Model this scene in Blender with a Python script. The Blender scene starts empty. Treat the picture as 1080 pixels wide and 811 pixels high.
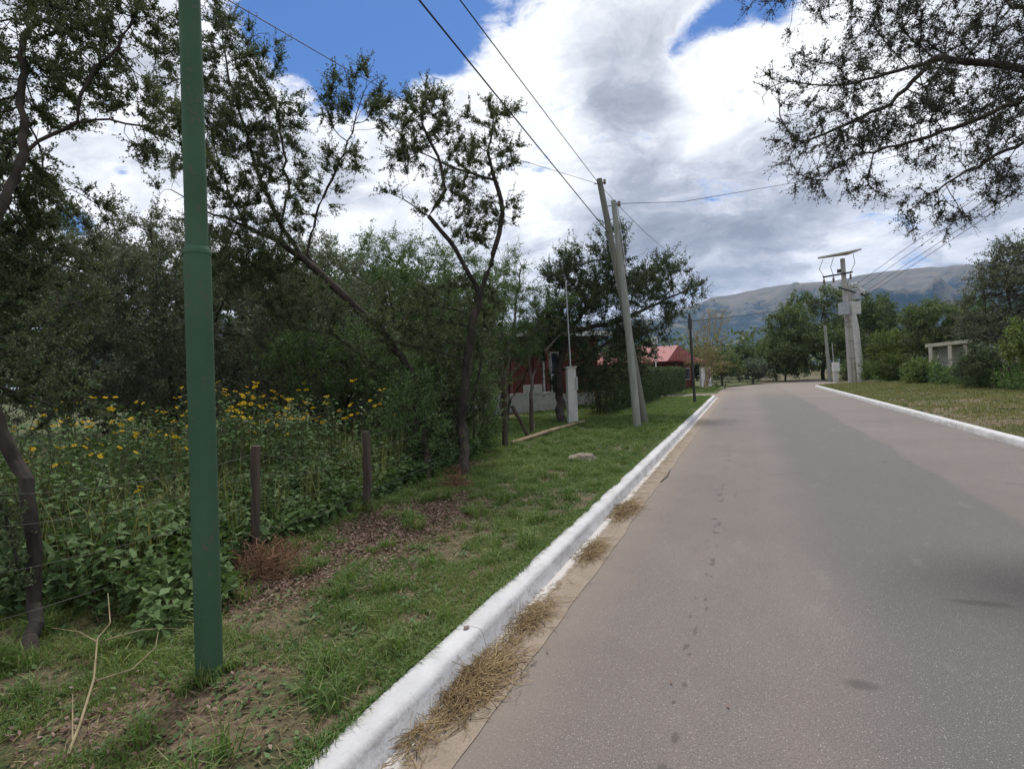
import bpy, math, random
import numpy as np
from mathutils import Vector, Matrix, noise as mnoise
R = math.radians
C = bpy.context.scene.collection
scn = bpy.context.scene
# ------------------------------------------------------------------ camera
F, CX, CY = 620.0, 540.0, 405.5
YAW, PITCH, ROLL, CH = math.atan(246/620), R(-0.83), R(2.3), 1.6
cam_d = bpy.data.cameras.new('camera'); cam = bpy.data.objects.new('camera', cam_d); C.objects.link(cam)
cam_d.sensor_width = 36; cam_d.lens = F/1080*36; cam_d.clip_start = .05; cam_d.clip_end = 20000
MC = Matrix.Rotation(YAW, 4, 'Z') @ Matrix.Rotation(R(90)+PITCH, 4, 'X') @ Matrix.Rotation(-ROLL, 4, 'Z')
MC = Matrix.Translation((0, 0, CH)) @ MC
cam.matrix_world = MC
scn.camera = cam
def ray(px, py):
    return (MC.to_3x3() @ Vector(((px-CX)/F, -(py-CY)/F, -1.0)))
def P(px, py, Z): return Vector((0, 0, CH)) + ray(px, py)*Z
def G(px, py, z=0.12):
    d = ray(px, py); t = (z-CH)/d.z
    return Vector((0, 0, CH)) + d*t
# ------------------------------------------------------------------ sun, sky
SUN_EL, SUN_AZ = R(60), R(-20)      # azimuth measured from +Y towards +X
sun_d = bpy.data.lights.new('sun', 'SUN'); sun = bpy.data.objects.new('sun', sun_d); C.objects.link(sun)
sun_d.energy = 2.8; sun_d.angle = R(13); sun_d.color = (1.0, .96, .9)
sv = Vector((math.sin(SUN_AZ)*math.cos(SUN_EL), math.cos(SUN_AZ)*math.cos(SUN_EL), math.sin(SUN_EL)))
sun.rotation_euler = sv.to_track_quat('Z', 'Y').to_euler()
scn.view_settings.view_transform = 'Standard'; scn.view_settings.look = 'None'
scn.view_settings.exposure = 0.2; scn.view_settings.gamma = 1
W = bpy.data.worlds.new('World'); scn.world = W; W.use_nodes = True

class NT:
    def __init__(s, tree): s.t = tree; s.n = tree.nodes; s.l = tree.links; s.n.clear()
    def node(s, typ, **kw):
        n = s.n.new(typ)
        for k, v in kw.items(): setattr(n, k, v)
        return n
    def set(s, sock, v):
        if isinstance(v, bpy.types.NodeSocket): s.l.new(v, sock)
        elif v is not None:
            if sock.type == 'RGBA' and len(v) == 3: v = (*v, 1)
            sock.default_value = v
    def math(s, op, a, b=None, c=None, clamp=False):
        n = s.node('ShaderNodeMath', operation=op, use_clamp=clamp)
        s.set(n.inputs[0], a); s.set(n.inputs[1], b) if b is not None else None
        s.set(n.inputs[2], c) if c is not None else None
        return n.outputs[0]
    def vmath(s, op, a, b=None, out=0):
        n = s.node('ShaderNodeVectorMath', operation=op); s.set(n.inputs[0], a)
        if b is not None: s.set(n.inputs[3 if op == 'SCALE' else 1], b)
        return n.outputs[out]
    def noise(s, vec, scale, detail=4, rough=.55, dist=0, col=False):
        n = s.node('ShaderNodeTexNoise'); s.set(n.inputs['Vector'], vec)
        n.inputs['Scale'].default_value = scale; n.inputs['Detail'].default_value = detail
        n.inputs['Roughness'].default_value = rough; n.inputs['Distortion'].default_value = dist
        return n.outputs[1 if col else 0]
    def ramp(s, fac, stops, interp='LINEAR'):
        n = s.node('ShaderNodeValToRGB'); n.color_ramp.interpolation = interp
        e = n.color_ramp.elements
        while len(e) < len(stops): e.new(.5)
        for i, (p, c) in enumerate(stops):
            e[i].position = p; e[i].color = (c, c, c, 1) if isinstance(c, (int, float)) else (*c, 1)
        s.set(n.inputs[0], fac); return n.outputs[0]
    def mr(s, v, a, b, c=0, d=1, smooth=False):
        n = s.node('ShaderNodeMapRange'); n.interpolation_type = 'SMOOTHSTEP' if smooth else 'LINEAR'
        for i, x in enumerate((v, a, b, c, d)): s.set(n.inputs[i], x)
        return n.outputs[0]
    def mix(s, fac, a, b, mode='MIX'):
        n = s.node('ShaderNodeMix', data_type='RGBA', blend_type=mode)
        s.set(n.inputs[0], fac); s.set(n.inputs[6], a); s.set(n.inputs[7], b)
        return n.outputs[2]

def build_world():
    t = NT(W.node_tree)
    sky = t.node('ShaderNodeTexSky', sky_type='NISHITA'); sky.sun_disc = False
    sky.sun_elevation = SUN_EL; sky.sun_rotation = SUN_AZ; sky.altitude = 900
    sky.air_density = 1.0; sky.dust_density = .6; sky.ozone_density = 2.0
    tc = t.node('ShaderNodeTexCoord'); d = t.vmath('NORMALIZE', tc.outputs['Generated'])
    sep = t.node('ShaderNodeSeparateXYZ'); t.set(sep.inputs[0], d)
    z = t.math('MAXIMUM', sep.outputs[2], 0.0)
    zz = t.math('ADD', z, .28)
    q = t.node('ShaderNodeCombineXYZ')
    t.set(q.inputs[0], t.math('DIVIDE', sep.outputs[0], zz)); t.set(q.inputs[1], t.math('DIVIDE', sep.outputs[1], zz))
    q = q.outputs[0]
    def spots(lst):
        tot = None
        for px, py, rad, amp in lst:
            v = ray(px, py).normalized()
            k = 1/((rad/F)**2)
            dt = t.vmath('DOT_PRODUCT', d, tuple(v), out=1)
            e = t.math('EXPONENT', t.math('MULTIPLY', t.math('SUBTRACT', dt, 1.0), 2*k))
            e = t.math('MULTIPLY', e, amp)
            tot = e if tot is None else t.math('ADD', tot, e)
        return tot
    # warped noise gives the billows
    wv = t.vmath('ADD', q, t.vmath('SCALE', t.noise(q, 2.2, 3, .5, col=True), None)) if False else q
    warp = t.vmath('SCALE', t.vmath('SUBTRACT', t.noise(q, 3.0, 5, .55, col=True), (.5, .5, .5)), .35)
    qw = t.vmath('ADD', q, warp)
    big = t.noise(qw, 3.2, 13, .66, .0)
    amp = t.math('MULTIPLY', t.math('SUBTRACT', big, .5), 1.9)
    blue = spots([(330, -5, 70, .62), (425, 18, 46, .62), (462, 40, 26, .35), (395, 60, 24, .3), (392, 12, 50, .5),
                  (712, 50, 12, .30), (733, 30, 15, .36), (765, 14, 20, .46), (815, 4, 22, .46), (128, 183, 13, .36), (78, 232, 15, .36), (30, 100, 20, .3),
                  (352, 90, 18, .42), (290, 60, 24, .18), (480, -60, 90, .5)])
    cov = t.math('SUBTRACT', t.math('ADD', t.math('MULTIPLY', amp, .85), .34), blue)
    a = t.mr(cov, -.06, .22, 0, 1, True)
    # shading of the cloud bodies
    shade = t.noise(t.vmath('ADD', qw, (3.1, 7.7, 0)), 1.7, 10, .52, .0)
    fine = t.noise(t.vmath('ADD', qw, (1.3, 2.2, 0)), 4.6, 12, .60, .0)
    dk = spots([(650, 90, 48, .15), (690, 50, 34, .10), (755, 235, 80, .17), (660, 200, 60, .14), (690, 270, 60, .10), (820, 180, 50, .06), (560, 130, 30, .06), (850, 240, 80, .04), (600, 300, 60, .10), (480, 260, 80, .02)])
    br = spots([(525, 40, 50, .22), (780, 90, 46, .34), (740, 110, 40, .16), (570, 170, 50, .12), (940, 20, 90, .12), (640, 140, 30, .10), (850, 55, 60, .16), (900, 110, 60, .12), (460, 65, 22, .12), (300, 60, 40, .1), (150, 120, 160, .22), (940, 250, 60, .08), (560, 90, 40, .15), (500, 200, 90, .12), (400, 230, 90, .12)])
    core = t.math('MULTIPLY', t.mr(cov, .12, .75), -.16)
    edge = t.math('MULTIPLY', t.mr(cov, .05, .28, 1, 0), .16)
    sh = t.math('ADD', t.math('ADD', t.math('MULTIPLY', t.math('SUBTRACT', shade, .5), 1.35), t.math('MULTIPLY', t.math('SUBTRACT', fine, .5), 1.35)), .71)
    sh = t.math('ADD', t.math('ADD', t.math('SUBTRACT', sh, dk), br), t.math('ADD', core, edge))
    cc = t.ramp(t.mr(sh, .15, .95), [(0, (.30, .32, .37)), (.28, (.42, .45, .51)), (.52, (.62, .64, .70)), (.74, (.84, .86, .90)), (1, (1.05, 1.05, 1.06))])
    skc = t.vmath('SCALE', sky.outputs[0], .095)
    skc = t.vmath('MULTIPLY', skc, (.47, .72, 1.06))
    col = t.mix(a, skc, cc)
    # below the horizon
    col = t.mix(t.mr(sep.outputs[2], -.02, 0.0), (.10, .10, .09), col)
    bg = t.node('ShaderNodeBackground'); t.set(bg.inputs[0], col); bg.inputs[1].default_value = 1.0
    o = t.node('ShaderNodeOutputWorld'); t.l.new(bg.outputs[0], o.inputs[0])
    W.cycles.sampling_method = 'MANUAL'; W.cycles.sample_map_resolution = 512
build_world()

# ------------------------------------------------------------------ helpers
def tag(o, label=None, cat=None, group=None, kind=None):
    if label: o['label'] = label
    if cat: o['category'] = cat
    if group: o['group'] = group
    if kind: o['kind'] = kind
    return o
def empty(name, loc, label=None, cat=None, group=None):
    o = bpy.data.objects.new(name, None); C.objects.link(o); o.location = loc; o.empty_display_size = .2
    return tag(o, label, cat, group)
def place(o, parent):
    C.objects.link(o)
    if parent is not None:
        o.parent = parent
        off = Vector((0, 0, 0)); p = parent
        while p is not None: off = off + p.location; p = p.parent
        o.location = -off
    return o
def mesh_obj(name, V, Fc, mat, parent=None, smooth=False, counts=None):
    """V (n,3); Fc (m,k) int array or list of lists. Coordinates are world coordinates."""
    me = bpy.data.meshes.new(name)
    V = np.asarray(V, dtype=np.float32).reshape(-1, 3)
    if isinstance(Fc, np.ndarray):
        m, k = Fc.shape; me.vertices.add(len(V)); me.vertices.foreach_set('co', V.ravel())
        me.loops.add(m*k); me.loops.foreach_set('vertex_index', Fc.astype(np.int32).ravel())
        me.polygons.add(m); me.polygons.foreach_set('loop_start', np.arange(0, m*k, k, dtype=np.int32))
        me.update(calc_edges=True)
    else:
        me.from_pydata(V.tolist(), [], [list(f) for f in Fc])
    if smooth: me.polygons.foreach_set('use_smooth', np.ones(len(me.polygons), dtype=bool))
    me.materials.append(mat)
    return place(bpy.data.objects.new(name, me), parent)
class MB:
    def __init__(s): s.v = []; s.f = []
    def add(s, vs, fs):
        b = len(s.v); s.v += [tuple(v) for v in vs]; s.f += [[i+b for i in f] for f in fs]; return s
    def box(s, c, sx, sy, sz, rot=None, taper=1.0):
        M = rot if rot is not None else Matrix.Identity(3)
        vs = []
        for z in (-1, 1):
            tt = taper if z > 0 else 1
            for x, y in ((-1, -1), (1, -1), (1, 1), (-1, 1)):
                vs.append(Vector(c) + M @ Vector((x*sx/2*tt, y*sy/2*tt, z*sz/2)))
        return s.add(vs, [(3, 2, 1, 0), (4, 5, 6, 7), (0, 1, 5, 4), (1, 2, 6, 5), (2, 3, 7, 6), (3, 0, 4, 7)])
    def tube(s, pts, rad, n=8, cap=True):
        pts = [Vector(p) for p in pts]
        if not hasattr(rad, '__len__'): rad = [rad]*len(pts)
        rings = []; up = None
        for i, p in enumerate(pts):
            d = (pts[min(i+1, len(pts)-1)] - pts[max(i-1, 0)]).normalized()
            if up is None: up = Vector((0, 0, 1)) if abs(d.z) < .8 else Vector((1, 0, 0))
            a = d.cross(up).normalized(); b = a.cross(d).normalized(); up = b
            rings.append([p + (a*math.cos(2*math.pi*k/n) + b*math.sin(2*math.pi*k/n))*rad[i] for k in range(n)])
        vs = [v for r in rings for v in r]; fs = []
        for i in range(len(pts)-1):
            for k in range(n):
                fs.append((i*n+k, i*n+(k+1) % n, (i+1)*n+(k+1) % n, (i+1)*n+k))
        if cap:      # caps get vertices of their own so that smooth sides stay straight
            m = len(vs); vs = vs+[v.copy() for v in rings[0]]+[v.copy() for v in rings[-1]]
            fs.append([m+k for k in range(n)][::-1]); fs.append([m+n+k for k in range(n)])
        return s.add(vs, fs)
    def build(s, name, mat, parent=None, smooth=False): return mesh_obj(name, s.v, s.f, mat, parent, smooth)

def vnoise(x, y, seed=0):
    xi = np.floor(x).astype(np.int64); yi = np.floor(y).astype(np.int64); xf = x-xi; yf = y-yi
    def h(a, b):
        n = (a*374761393 + b*668265263 + seed*1274126177) & 0xffffffff
        n = ((n ^ (n >> 13))*1274126177) & 0xffffffff
        return ((n ^ (n >> 16)) & 0xffff)/65535.0
    u = xf*xf*(3-2*xf); v = yf*yf*(3-2*yf)
    return (h(xi, yi)*(1-u)+h(xi+1, yi)*u)*(1-v) + (h(xi, yi+1)*(1-u)+h(xi+1, yi+1)*u)*v
def fbm(x, y, seed=0, oct=4, g=.5):
    x = np.asarray(x, dtype=float); y = np.asarray(y, dtype=float)
    s = 0; a = 1; n = 0
    for i in range(oct):
        s = s + a*vnoise(x*2**i+17*i, y*2**i-9*i, seed+i); n += a; a *= g
    return s/n

# ------------------------------------------------------------------ materials
def bump(t, bsdf, h, strength=.3, dist=.02):
    b = t.node('ShaderNodeBump'); b.inputs['Strength'].default_value = strength; b.inputs['Distance'].default_value = dist
    t.set(b.inputs['Height'], h); t.l.new(b.outputs[0], bsdf.inputs['Normal'])
def mk(name, colf, rough=.8, bumpf=None, metallic=0, spec=.3):
    m = bpy.data.materials.new(name); m.use_nodes = True; t = NT(m.node_tree)
    o = t.node('ShaderNodeOutputMaterial'); b = t.node('ShaderNodeBsdfPrincipled'); t.l.new(b.outputs[0], o.inputs[0])
    g = t.node('ShaderNodeNewGeometry'); pos = g.outputs['Position']
    tc = t.node('ShaderNodeTexCoord'); 
    t.set(b.inputs['Base Color'], colf(t, pos) if callable(colf) else colf)
    b.inputs['Roughness'].default_value = rough; b.inputs['Metallic'].default_value = metallic
    b.inputs['Specular IOR Level'].default_value = spec
    if bumpf: bump(t, b, *bumpf(t, pos))
    return m
def two(c1, c2, scale, lo=.35, hi=.65, det=5, stretch=None):
    def f(t, p):
        if stretch: p = t.vmath('MULTIPLY', p, stretch)
        return t.mix(t.mr(t.noise(p, scale, det, .6), lo, hi), c1, c2)
    return f
def leafmat(name, c1, c2, c3, trans=.25, nscale=.9, rough=.6):
    m = bpy.data.materials.new(name); m.use_nodes = True; t = NT(m.node_tree)
    o = t.node('ShaderNodeOutputMaterial')
    g = t.node('ShaderNodeNewGeometry'); pos = g.outputs['Position']
    n = t.mr(t.noise(pos, nscale, 3), .35, .65)
    col = t.mix(n, c1, c2)
    col = t.mix(t.math('POWER', g.outputs['Random Per Island'], 2.5), col, c3)
    b = t.node('ShaderNodeBsdfPrincipled'); t.set(b.inputs['Base Color'], col); b.inputs['Roughness'].default_value = rough
    b.inputs['Specular IOR Level'].default_value = .25
    tr = t.node('ShaderNodeBsdfTranslucent'); t.set(tr.inputs[0], t.mix(.5, col, t.vmath('MULTIPLY', col, (1.5, 1.6, .6))))
    mx = t.node('ShaderNodeMixShader'); mx.inputs[0].default_value = trans
    t.l.new(b.outputs[0], mx.inputs[1]); t.l.new(tr.outputs[0], mx.inputs[2]); t.l.new(mx.outputs[0], o.inputs[0])
    return m
M = {}
M['bark'] = mk('bark', two((.028, .023, .019), (.075, .062, .050), 9, stretch=(1, 1, .35)), .95, lambda t, p: (t.noise(t.vmath('MULTIPLY', p, (1, 1, .3)), 40, 6), .6, .02))
M['bark_grey'] = mk('bark_grey', two((.10, .088, .075), (.2, .175, .15), 12, stretch=(1, 1, .35)), .95, lambda t, p: (t.noise(t.vmath('MULTIPLY', p, (1, 1, .3)), 40, 6), .6, .02))
M['bark_pale'] = mk('bark_pale', two((.22, .17, .10), (.36, .29, .18), 6), .9)
M['thorn'] = leafmat('thorn_leaf', (.052, .080, .036), (.090, .122, .054), (.15, .18, .095))
M['thorn_grey'] = leafmat('thorn_leaf_grey', (.085, .105, .068), (.12, .142, .092), (.19, .21, .15))
M['green'] = leafmat('green_leaf', (.062, .118, .038), (.098, .165, .055), (.16, .24, .09))
M['lime'] = leafmat('lime_leaf', (.085, .13, .03), (.13, .18, .045), (.19, .24, .08))
M['far_thorn'] = leafmat('far_thorn_leaf', (.062, .098, .038), (.115, .155, .058), (.18, .22, .10))
M['far_dark'] = leafmat('far_dark_leaf', (.045, .075, .034), (.080, .115, .048), (.13, .165, .08))
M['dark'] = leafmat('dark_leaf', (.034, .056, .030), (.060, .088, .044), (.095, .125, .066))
M['grey'] = leafmat('grey_leaf', (.09, .115, .085), (.12, .15, .11), (.17, .20, .15))
M['hang'] = leafmat('hanging_leaf', (.034, .036, .028), (.055, .060, .040), (.085, .09, .06), .15)
M['yellow'] = leafmat('yellowing_leaf', (.22, .19, .04), (.16, .17, .05), (.32, .26, .08))
M['weed'] = leafmat('weed_leaf', (.050, .092, .032), (.088, .145, .046), (.14, .21, .085), .2, 1.4, .7)
M['hedge'] = leafmat('hedge_leaf', (.035, .060, .025), (.06, .09, .035), (.09, .12, .05), .2, 2)
M['grass'] = leafmat('grass_blade', (.062, .145, .028), (.130, .205, .048), (.24, .25, .11), .3, .7)
M['grass_olive'] = leafmat('grass_olive', (.075, .125, .032), (.19, .19, .075), (.28, .25, .12), .3, .6)
M['grass_dry'] = leafmat('dry_grass_blade', (.20, .155, .08), (.15, .13, .055), (.30, .24, .13), .2, 1.5)
M['petal'] = leafmat('petal', (.80, .52, .01), (.72, .44, .01), (.88, .66, .03), .15, 5)
M['flower_disc'] = mk('flower_disc', (.22, .11, .02))
M['stem'] = mk('stem', two((.06, .08, .03), (.11, .10, .05), 8))
M['straw'] = leafmat('straw', (.30, .21, .10), (.22, .15, .075), (.45, .34, .18), .1, 6)
M['root'] = leafmat('dead_twig', (.20, .105, .06), (.13, .07, .045), (.34, .20, .12), .05, 6)
M['litter'] = leafmat('leaf_litter', (.15, .08, .055), (.10, .06, .045), (.28, .20, .16), .05, 6)
M['stick'] = mk('stick', two((.20, .16, .09), (.30, .25, .15), 14), .85)
M['green_paint'] = mk('green_paint', lambda t, p: t.mix(t.mr(t.math('ADD', t.math('MULTIPLY', t.noise(p, 34, 7, .7), .6), t.math('MULTIPLY', t.noise(t.vmath('MULTIPLY', p, (1, 1, .12)), 22, 5, .6), .4)), .56, .62), t.mix(t.mr(t.noise(p, 3, 4), .35, .7), (.040, .092, .050), (.058, .118, .070)), (.10, .095, .07)), .68,
                       lambda t, p: (t.noise(p, 60, 4), .35, .005), spec=.22)
M['concrete'] = mk('concrete', lambda t, p: t.mix(t.mr(t.noise(p, 55, 6, .7), .35, .7), t.mix(t.mr(t.noise(t.vmath('MULTIPLY', p, (1, 1, .25)), 4, 6), .35, .65), (.52, .50, .46), (.40, .39, .36)), (.34, .33, .30)), .9, lambda t, p: (t.noise(p, 60, 5), .3, .01))
M['pale_concrete'] = mk('pale_concrete', two((.60, .59, .56), (.47, .46, .43), 5), .9)
M['wood_pole'] = mk('wood_pole', lambda t, p: t.mix(t.mr(t.noise(t.vmath('MULTIPLY', p, (30, 30, .8)), 1, 5), .35, .65), (.21, .225, .19), (.31, .32, .28)), .9, lambda t, p: (t.noise(t.vmath('MULTIPLY', p, (40, 40, 1)), 1, 4), .5, .01))
M['dark_pole'] = mk('dark_pole', lambda t, p: t.mix(t.mr(t.noise(t.vmath('MULTIPLY', p, (30, 30, .8)), 1, 5), .35, .65), (.12, .125, .10), (.21, .205, .17)), .9)
M['post'] = mk('post_wood', lambda t, p: t.mix(t.mr(t.noise(t.vmath('MULTIPLY', p, (30, 30, 1.5)), 1, 5), .35, .65), (.055, .042, .034), (.105, .078, .062)), .95, lambda t, p: (t.noise(t.vmath('MULTIPLY', p, (40, 40, 2)), 1, 4), .6, .01))
M['board'] = mk('board_wood', two((.24, .17, .11), (.32, .24, .16), 5, stretch=(1, 1, 5)), .9)
M['metal'] = mk('galvanised_metal', two((.33, .34, .35), (.45, .46, .46), 8), .5, metallic=.6)
M['dark_metal'] = mk('dark_metal', (.06, .06, .06), .5, metallic=.5)
M['wire'] = mk('wire', (.035, .035, .035), .7)
M['insulator'] = mk('insulator', (.16, .12, .10), .3)
M['white_paint'] = mk('white_paint', two((.72, .72, .70), (.55, .55, .53), 3), .7)
M['fence_wire'] = mk('fence_wire', (.13, .12, .11), .7)
def brickc(t, p):
    b = t.node('ShaderNodeTexBrick'); 
    s = t.node('ShaderNodeSeparateXYZ'); t.set(s.inputs[0], p)
    c = t.node('ShaderNodeCombineXYZ'); t.set(c.inputs[0], t.math('ADD', s.outputs[0], s.outputs[1])); t.set(c.inputs[1], s.outputs[2])
    t.set(b.inputs['Vector'], c.outputs[0]); b.inputs['Scale'].default_value = 4
    b.inputs['Color1'].default_value = (.20, .06, .042, 1); b.inputs['Color2'].default_value = (.14, .045, .034, 1); b.inputs['Mortar'].default_value = (.28, .22, .18, 1)
    b.inputs['Mortar Size'].default_value = .012; b.inputs['Row Height'].default_value = .26
    return b.outputs[0]
M['brick'] = mk('brick', brickc, .9)
M['red_paint'] = mk('red_brown_paint', (.16, .035, .03), .5)
M['curtain'] = mk('curtain', (.50, .48, .50), .9)
M['glass'] = mk('window_glass', (.03, .035, .045), .08, spec=.6)
def roofc(t, p):
    w = t.node('ShaderNodeTexWave'); t.set(w.inputs[0], p); w.inputs['Scale'].default_value = 1.6; w.bands_direction = 'X'
    return t.mix(t.mr(w.outputs[1], .0, 1), t.mix(t.mr(t.noise(p, .8, 5), .3, .7), (.36, .085, .078), (.27, .065, .06)), (.22, .055, .05))
M['roof_red'] = mk('red_roof', roofc, .6)
M['roof_white'] = mk('cream_slab', two((.62, .58, .46), (.45, .42, .34), 2), .8)
M['stone'] = mk('stone', two((.20, .17, .13), (.33, .28, .22), 7), .95, lambda t, p: (t.noise(p, 14, 6), .8, .05))

# ------------------------------------------------------------------ road geometry constants
XF, XG, XK = -1.46, -1.16, -1.64           # left kerb face foot, gutter edge, kerb back
XR = 4.42                                   # right kerb face foot
LEFT_END = G(753, 419, 0).y                 # left kerb ends at the side track
RIGHT_END = G(857, 408, 0).y
def gh(x, y):
    """ground height outside the carriageway"""
    x = np.asarray(x, dtype=float); y = np.asarray(y, dtype=float)
    left = np.clip((XK+.0-x)/.5, 0, 1)
    right = np.clip((x-(XR+.2))/.6, 0, 1)
    h = -.06 + np.where(x < 1.5, np.clip((XK+.10-x)/.10, 0, 1), np.clip((x-(XR+.08))/.10, 0, 1))*.175
    off = np.where(x < 1.5, XK-x, x-XR-.18)
    lump = (fbm(x*.9, y*.9, 3, 4)-.5)*.12*np.clip(off/.6, 0, 1)
    rise = np.where(x < 1.5, np.clip(off-2, 0, 60)*.012, np.clip(off-.2, 0, 40)*.025)
    side = (x < 1.5) & (y > LEFT_END-1.0)      # the side track dips to road level
    k = np.clip((y-(LEFT_END-1.0))/1.0, 0, 1)*(x < 1.5)
    k2 = np.clip((y-(RIGHT_END))/1.5, 0, 1)*(x > 1.5)
    h2 = h + lump + rise
    far = np.clip((y-(LEFT_END+6))/3, 0, 1)*(x < XK-.0)
    h2 = h2*(1-k) + k*(-.06 + far*.05)
    h2 = h2*(1-k2)+k2*(.02*np.clip(off/3, 0, 1)-.04+.02*np.clip(off-1, 0, 20))
    inside = (x > XK+.12) & (x < XR+.06)
    h2 = np.where(inside, -.06, h2)
    farr = np.hypot(x, y)
    h2 = h2 - np.clip(farr-70, 0, 1e9)*.004*np.clip((300-farr)/300, 0, 1)
    return h2
def ghs(x, y): return float(gh(np.array([x]), np.array([y]))[0])
def onG(px, py):
    p = G(px, py, .12)
    for _ in range(4): p = G(px, py, ghs(p.x, p.y))
    return p

def build_ground():
    def axis(stops):
        a = []
        for (s, e, st) in stops: a += list(np.arange(s, e, st))
        return a
    xs = [-9000, -5000, -2500, -1200, -600, -300, -160, -90, -60] + axis([(-45, -15, 3), (-15, -6, .6), (-6, -1.9, .10)]) + [-1.85, -1.78, -1.70, XK-.002, XK+.02, XK+.1, XK+.13, -1.3, 0, 2, 4.2, XR+.05, XR+.09, XR+.12, XR+.16, XR+.19] + axis([(XR+.3, 9, .25), (9, 22, 1), (24, 50, 4)]) + [60, 90, 160, 300, 600, 1200, 2500, 5000, 9000]
    ys = [-3000, -800, -200, -60, -20, -8, -3] + axis([(-1, 10, .10), (10, 20, .25), (20, 46, .5), (46, 80, 2)]) + [85, 100, 130, 180, 260, 400, 700, 1200, 1800, 3000, 5000, 9000]
    X, Y = np.meshgrid(np.array(xs), np.array(ys)); Z = gh(X, Y)
    V = np.stack([X, Y, Z], -1).reshape(-1, 3); nx, ny = len(xs), len(ys)
    i = np.arange(ny-1)[:, None]*nx + np.arange(nx-1)[None]
    i = i.ravel(); Fq = np.stack([i, i+1, i+nx+1, i+nx], 1)
    def col(t, p):
        n1 = t.noise(p, .9, 6, .6); n2 = t.noise(p, 14, 6, .65); n3 = t.noise(t.vmath('ADD', p, (9, 4, 0)), 3.2, 6, .65)
        soil = t.mix(t.mr(n2, .3, .7), (.105, .072, .048), (.20, .15, .10))
        gr = t.mix(t.mr(n3, .3, .7), (.040, .065, .018), (.075, .105, .030))
        f = t.mr(t.math('ADD', t.math('MULTIPLY', n1, .6), t.math('MULTIPLY', n3, .4)), .40, .54)
        s = t.node('ShaderNodeSeparateXYZ'); t.set(s.inputs[0], p)
        # worn brown soil close to the camera, greener further on
        f = t.math('SUBTRACT', f, t.math('MULTIPLY', t.mr(s.outputs[1], 4, 14, 0, .5), t.mr(s.outputs[0], 1.4, 1.6, 1, .1)), clamp=True)
        base = t.mix(f, gr, soil)
        yd = t.math('GREATER_THAN', s.outputs[1], LEFT_END-.6)
        xl = t.math('LESS_THAN', s.outputs[0], 1.5)
        tr = t.math('MULTIPLY', t.math('MULTIPLY', yd, xl), t.mr(t.math('ADD', s.outputs[1], t.math('MULTIPLY', n1, 1.5)), LEFT_END+6, LEFT_END+7, 1, 0))
        base = t.mix(tr, base, t.mix(n2, (.30, .25, .20), (.22, .185, .15)))
        return base
    m = mk('verge_soil', col, .95, lambda t, p: (t.noise(p, 26, 8, .65), .8, .04))
    tag(mesh_obj('ground', V, Fq, m, None, True), kind='structure')

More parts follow.
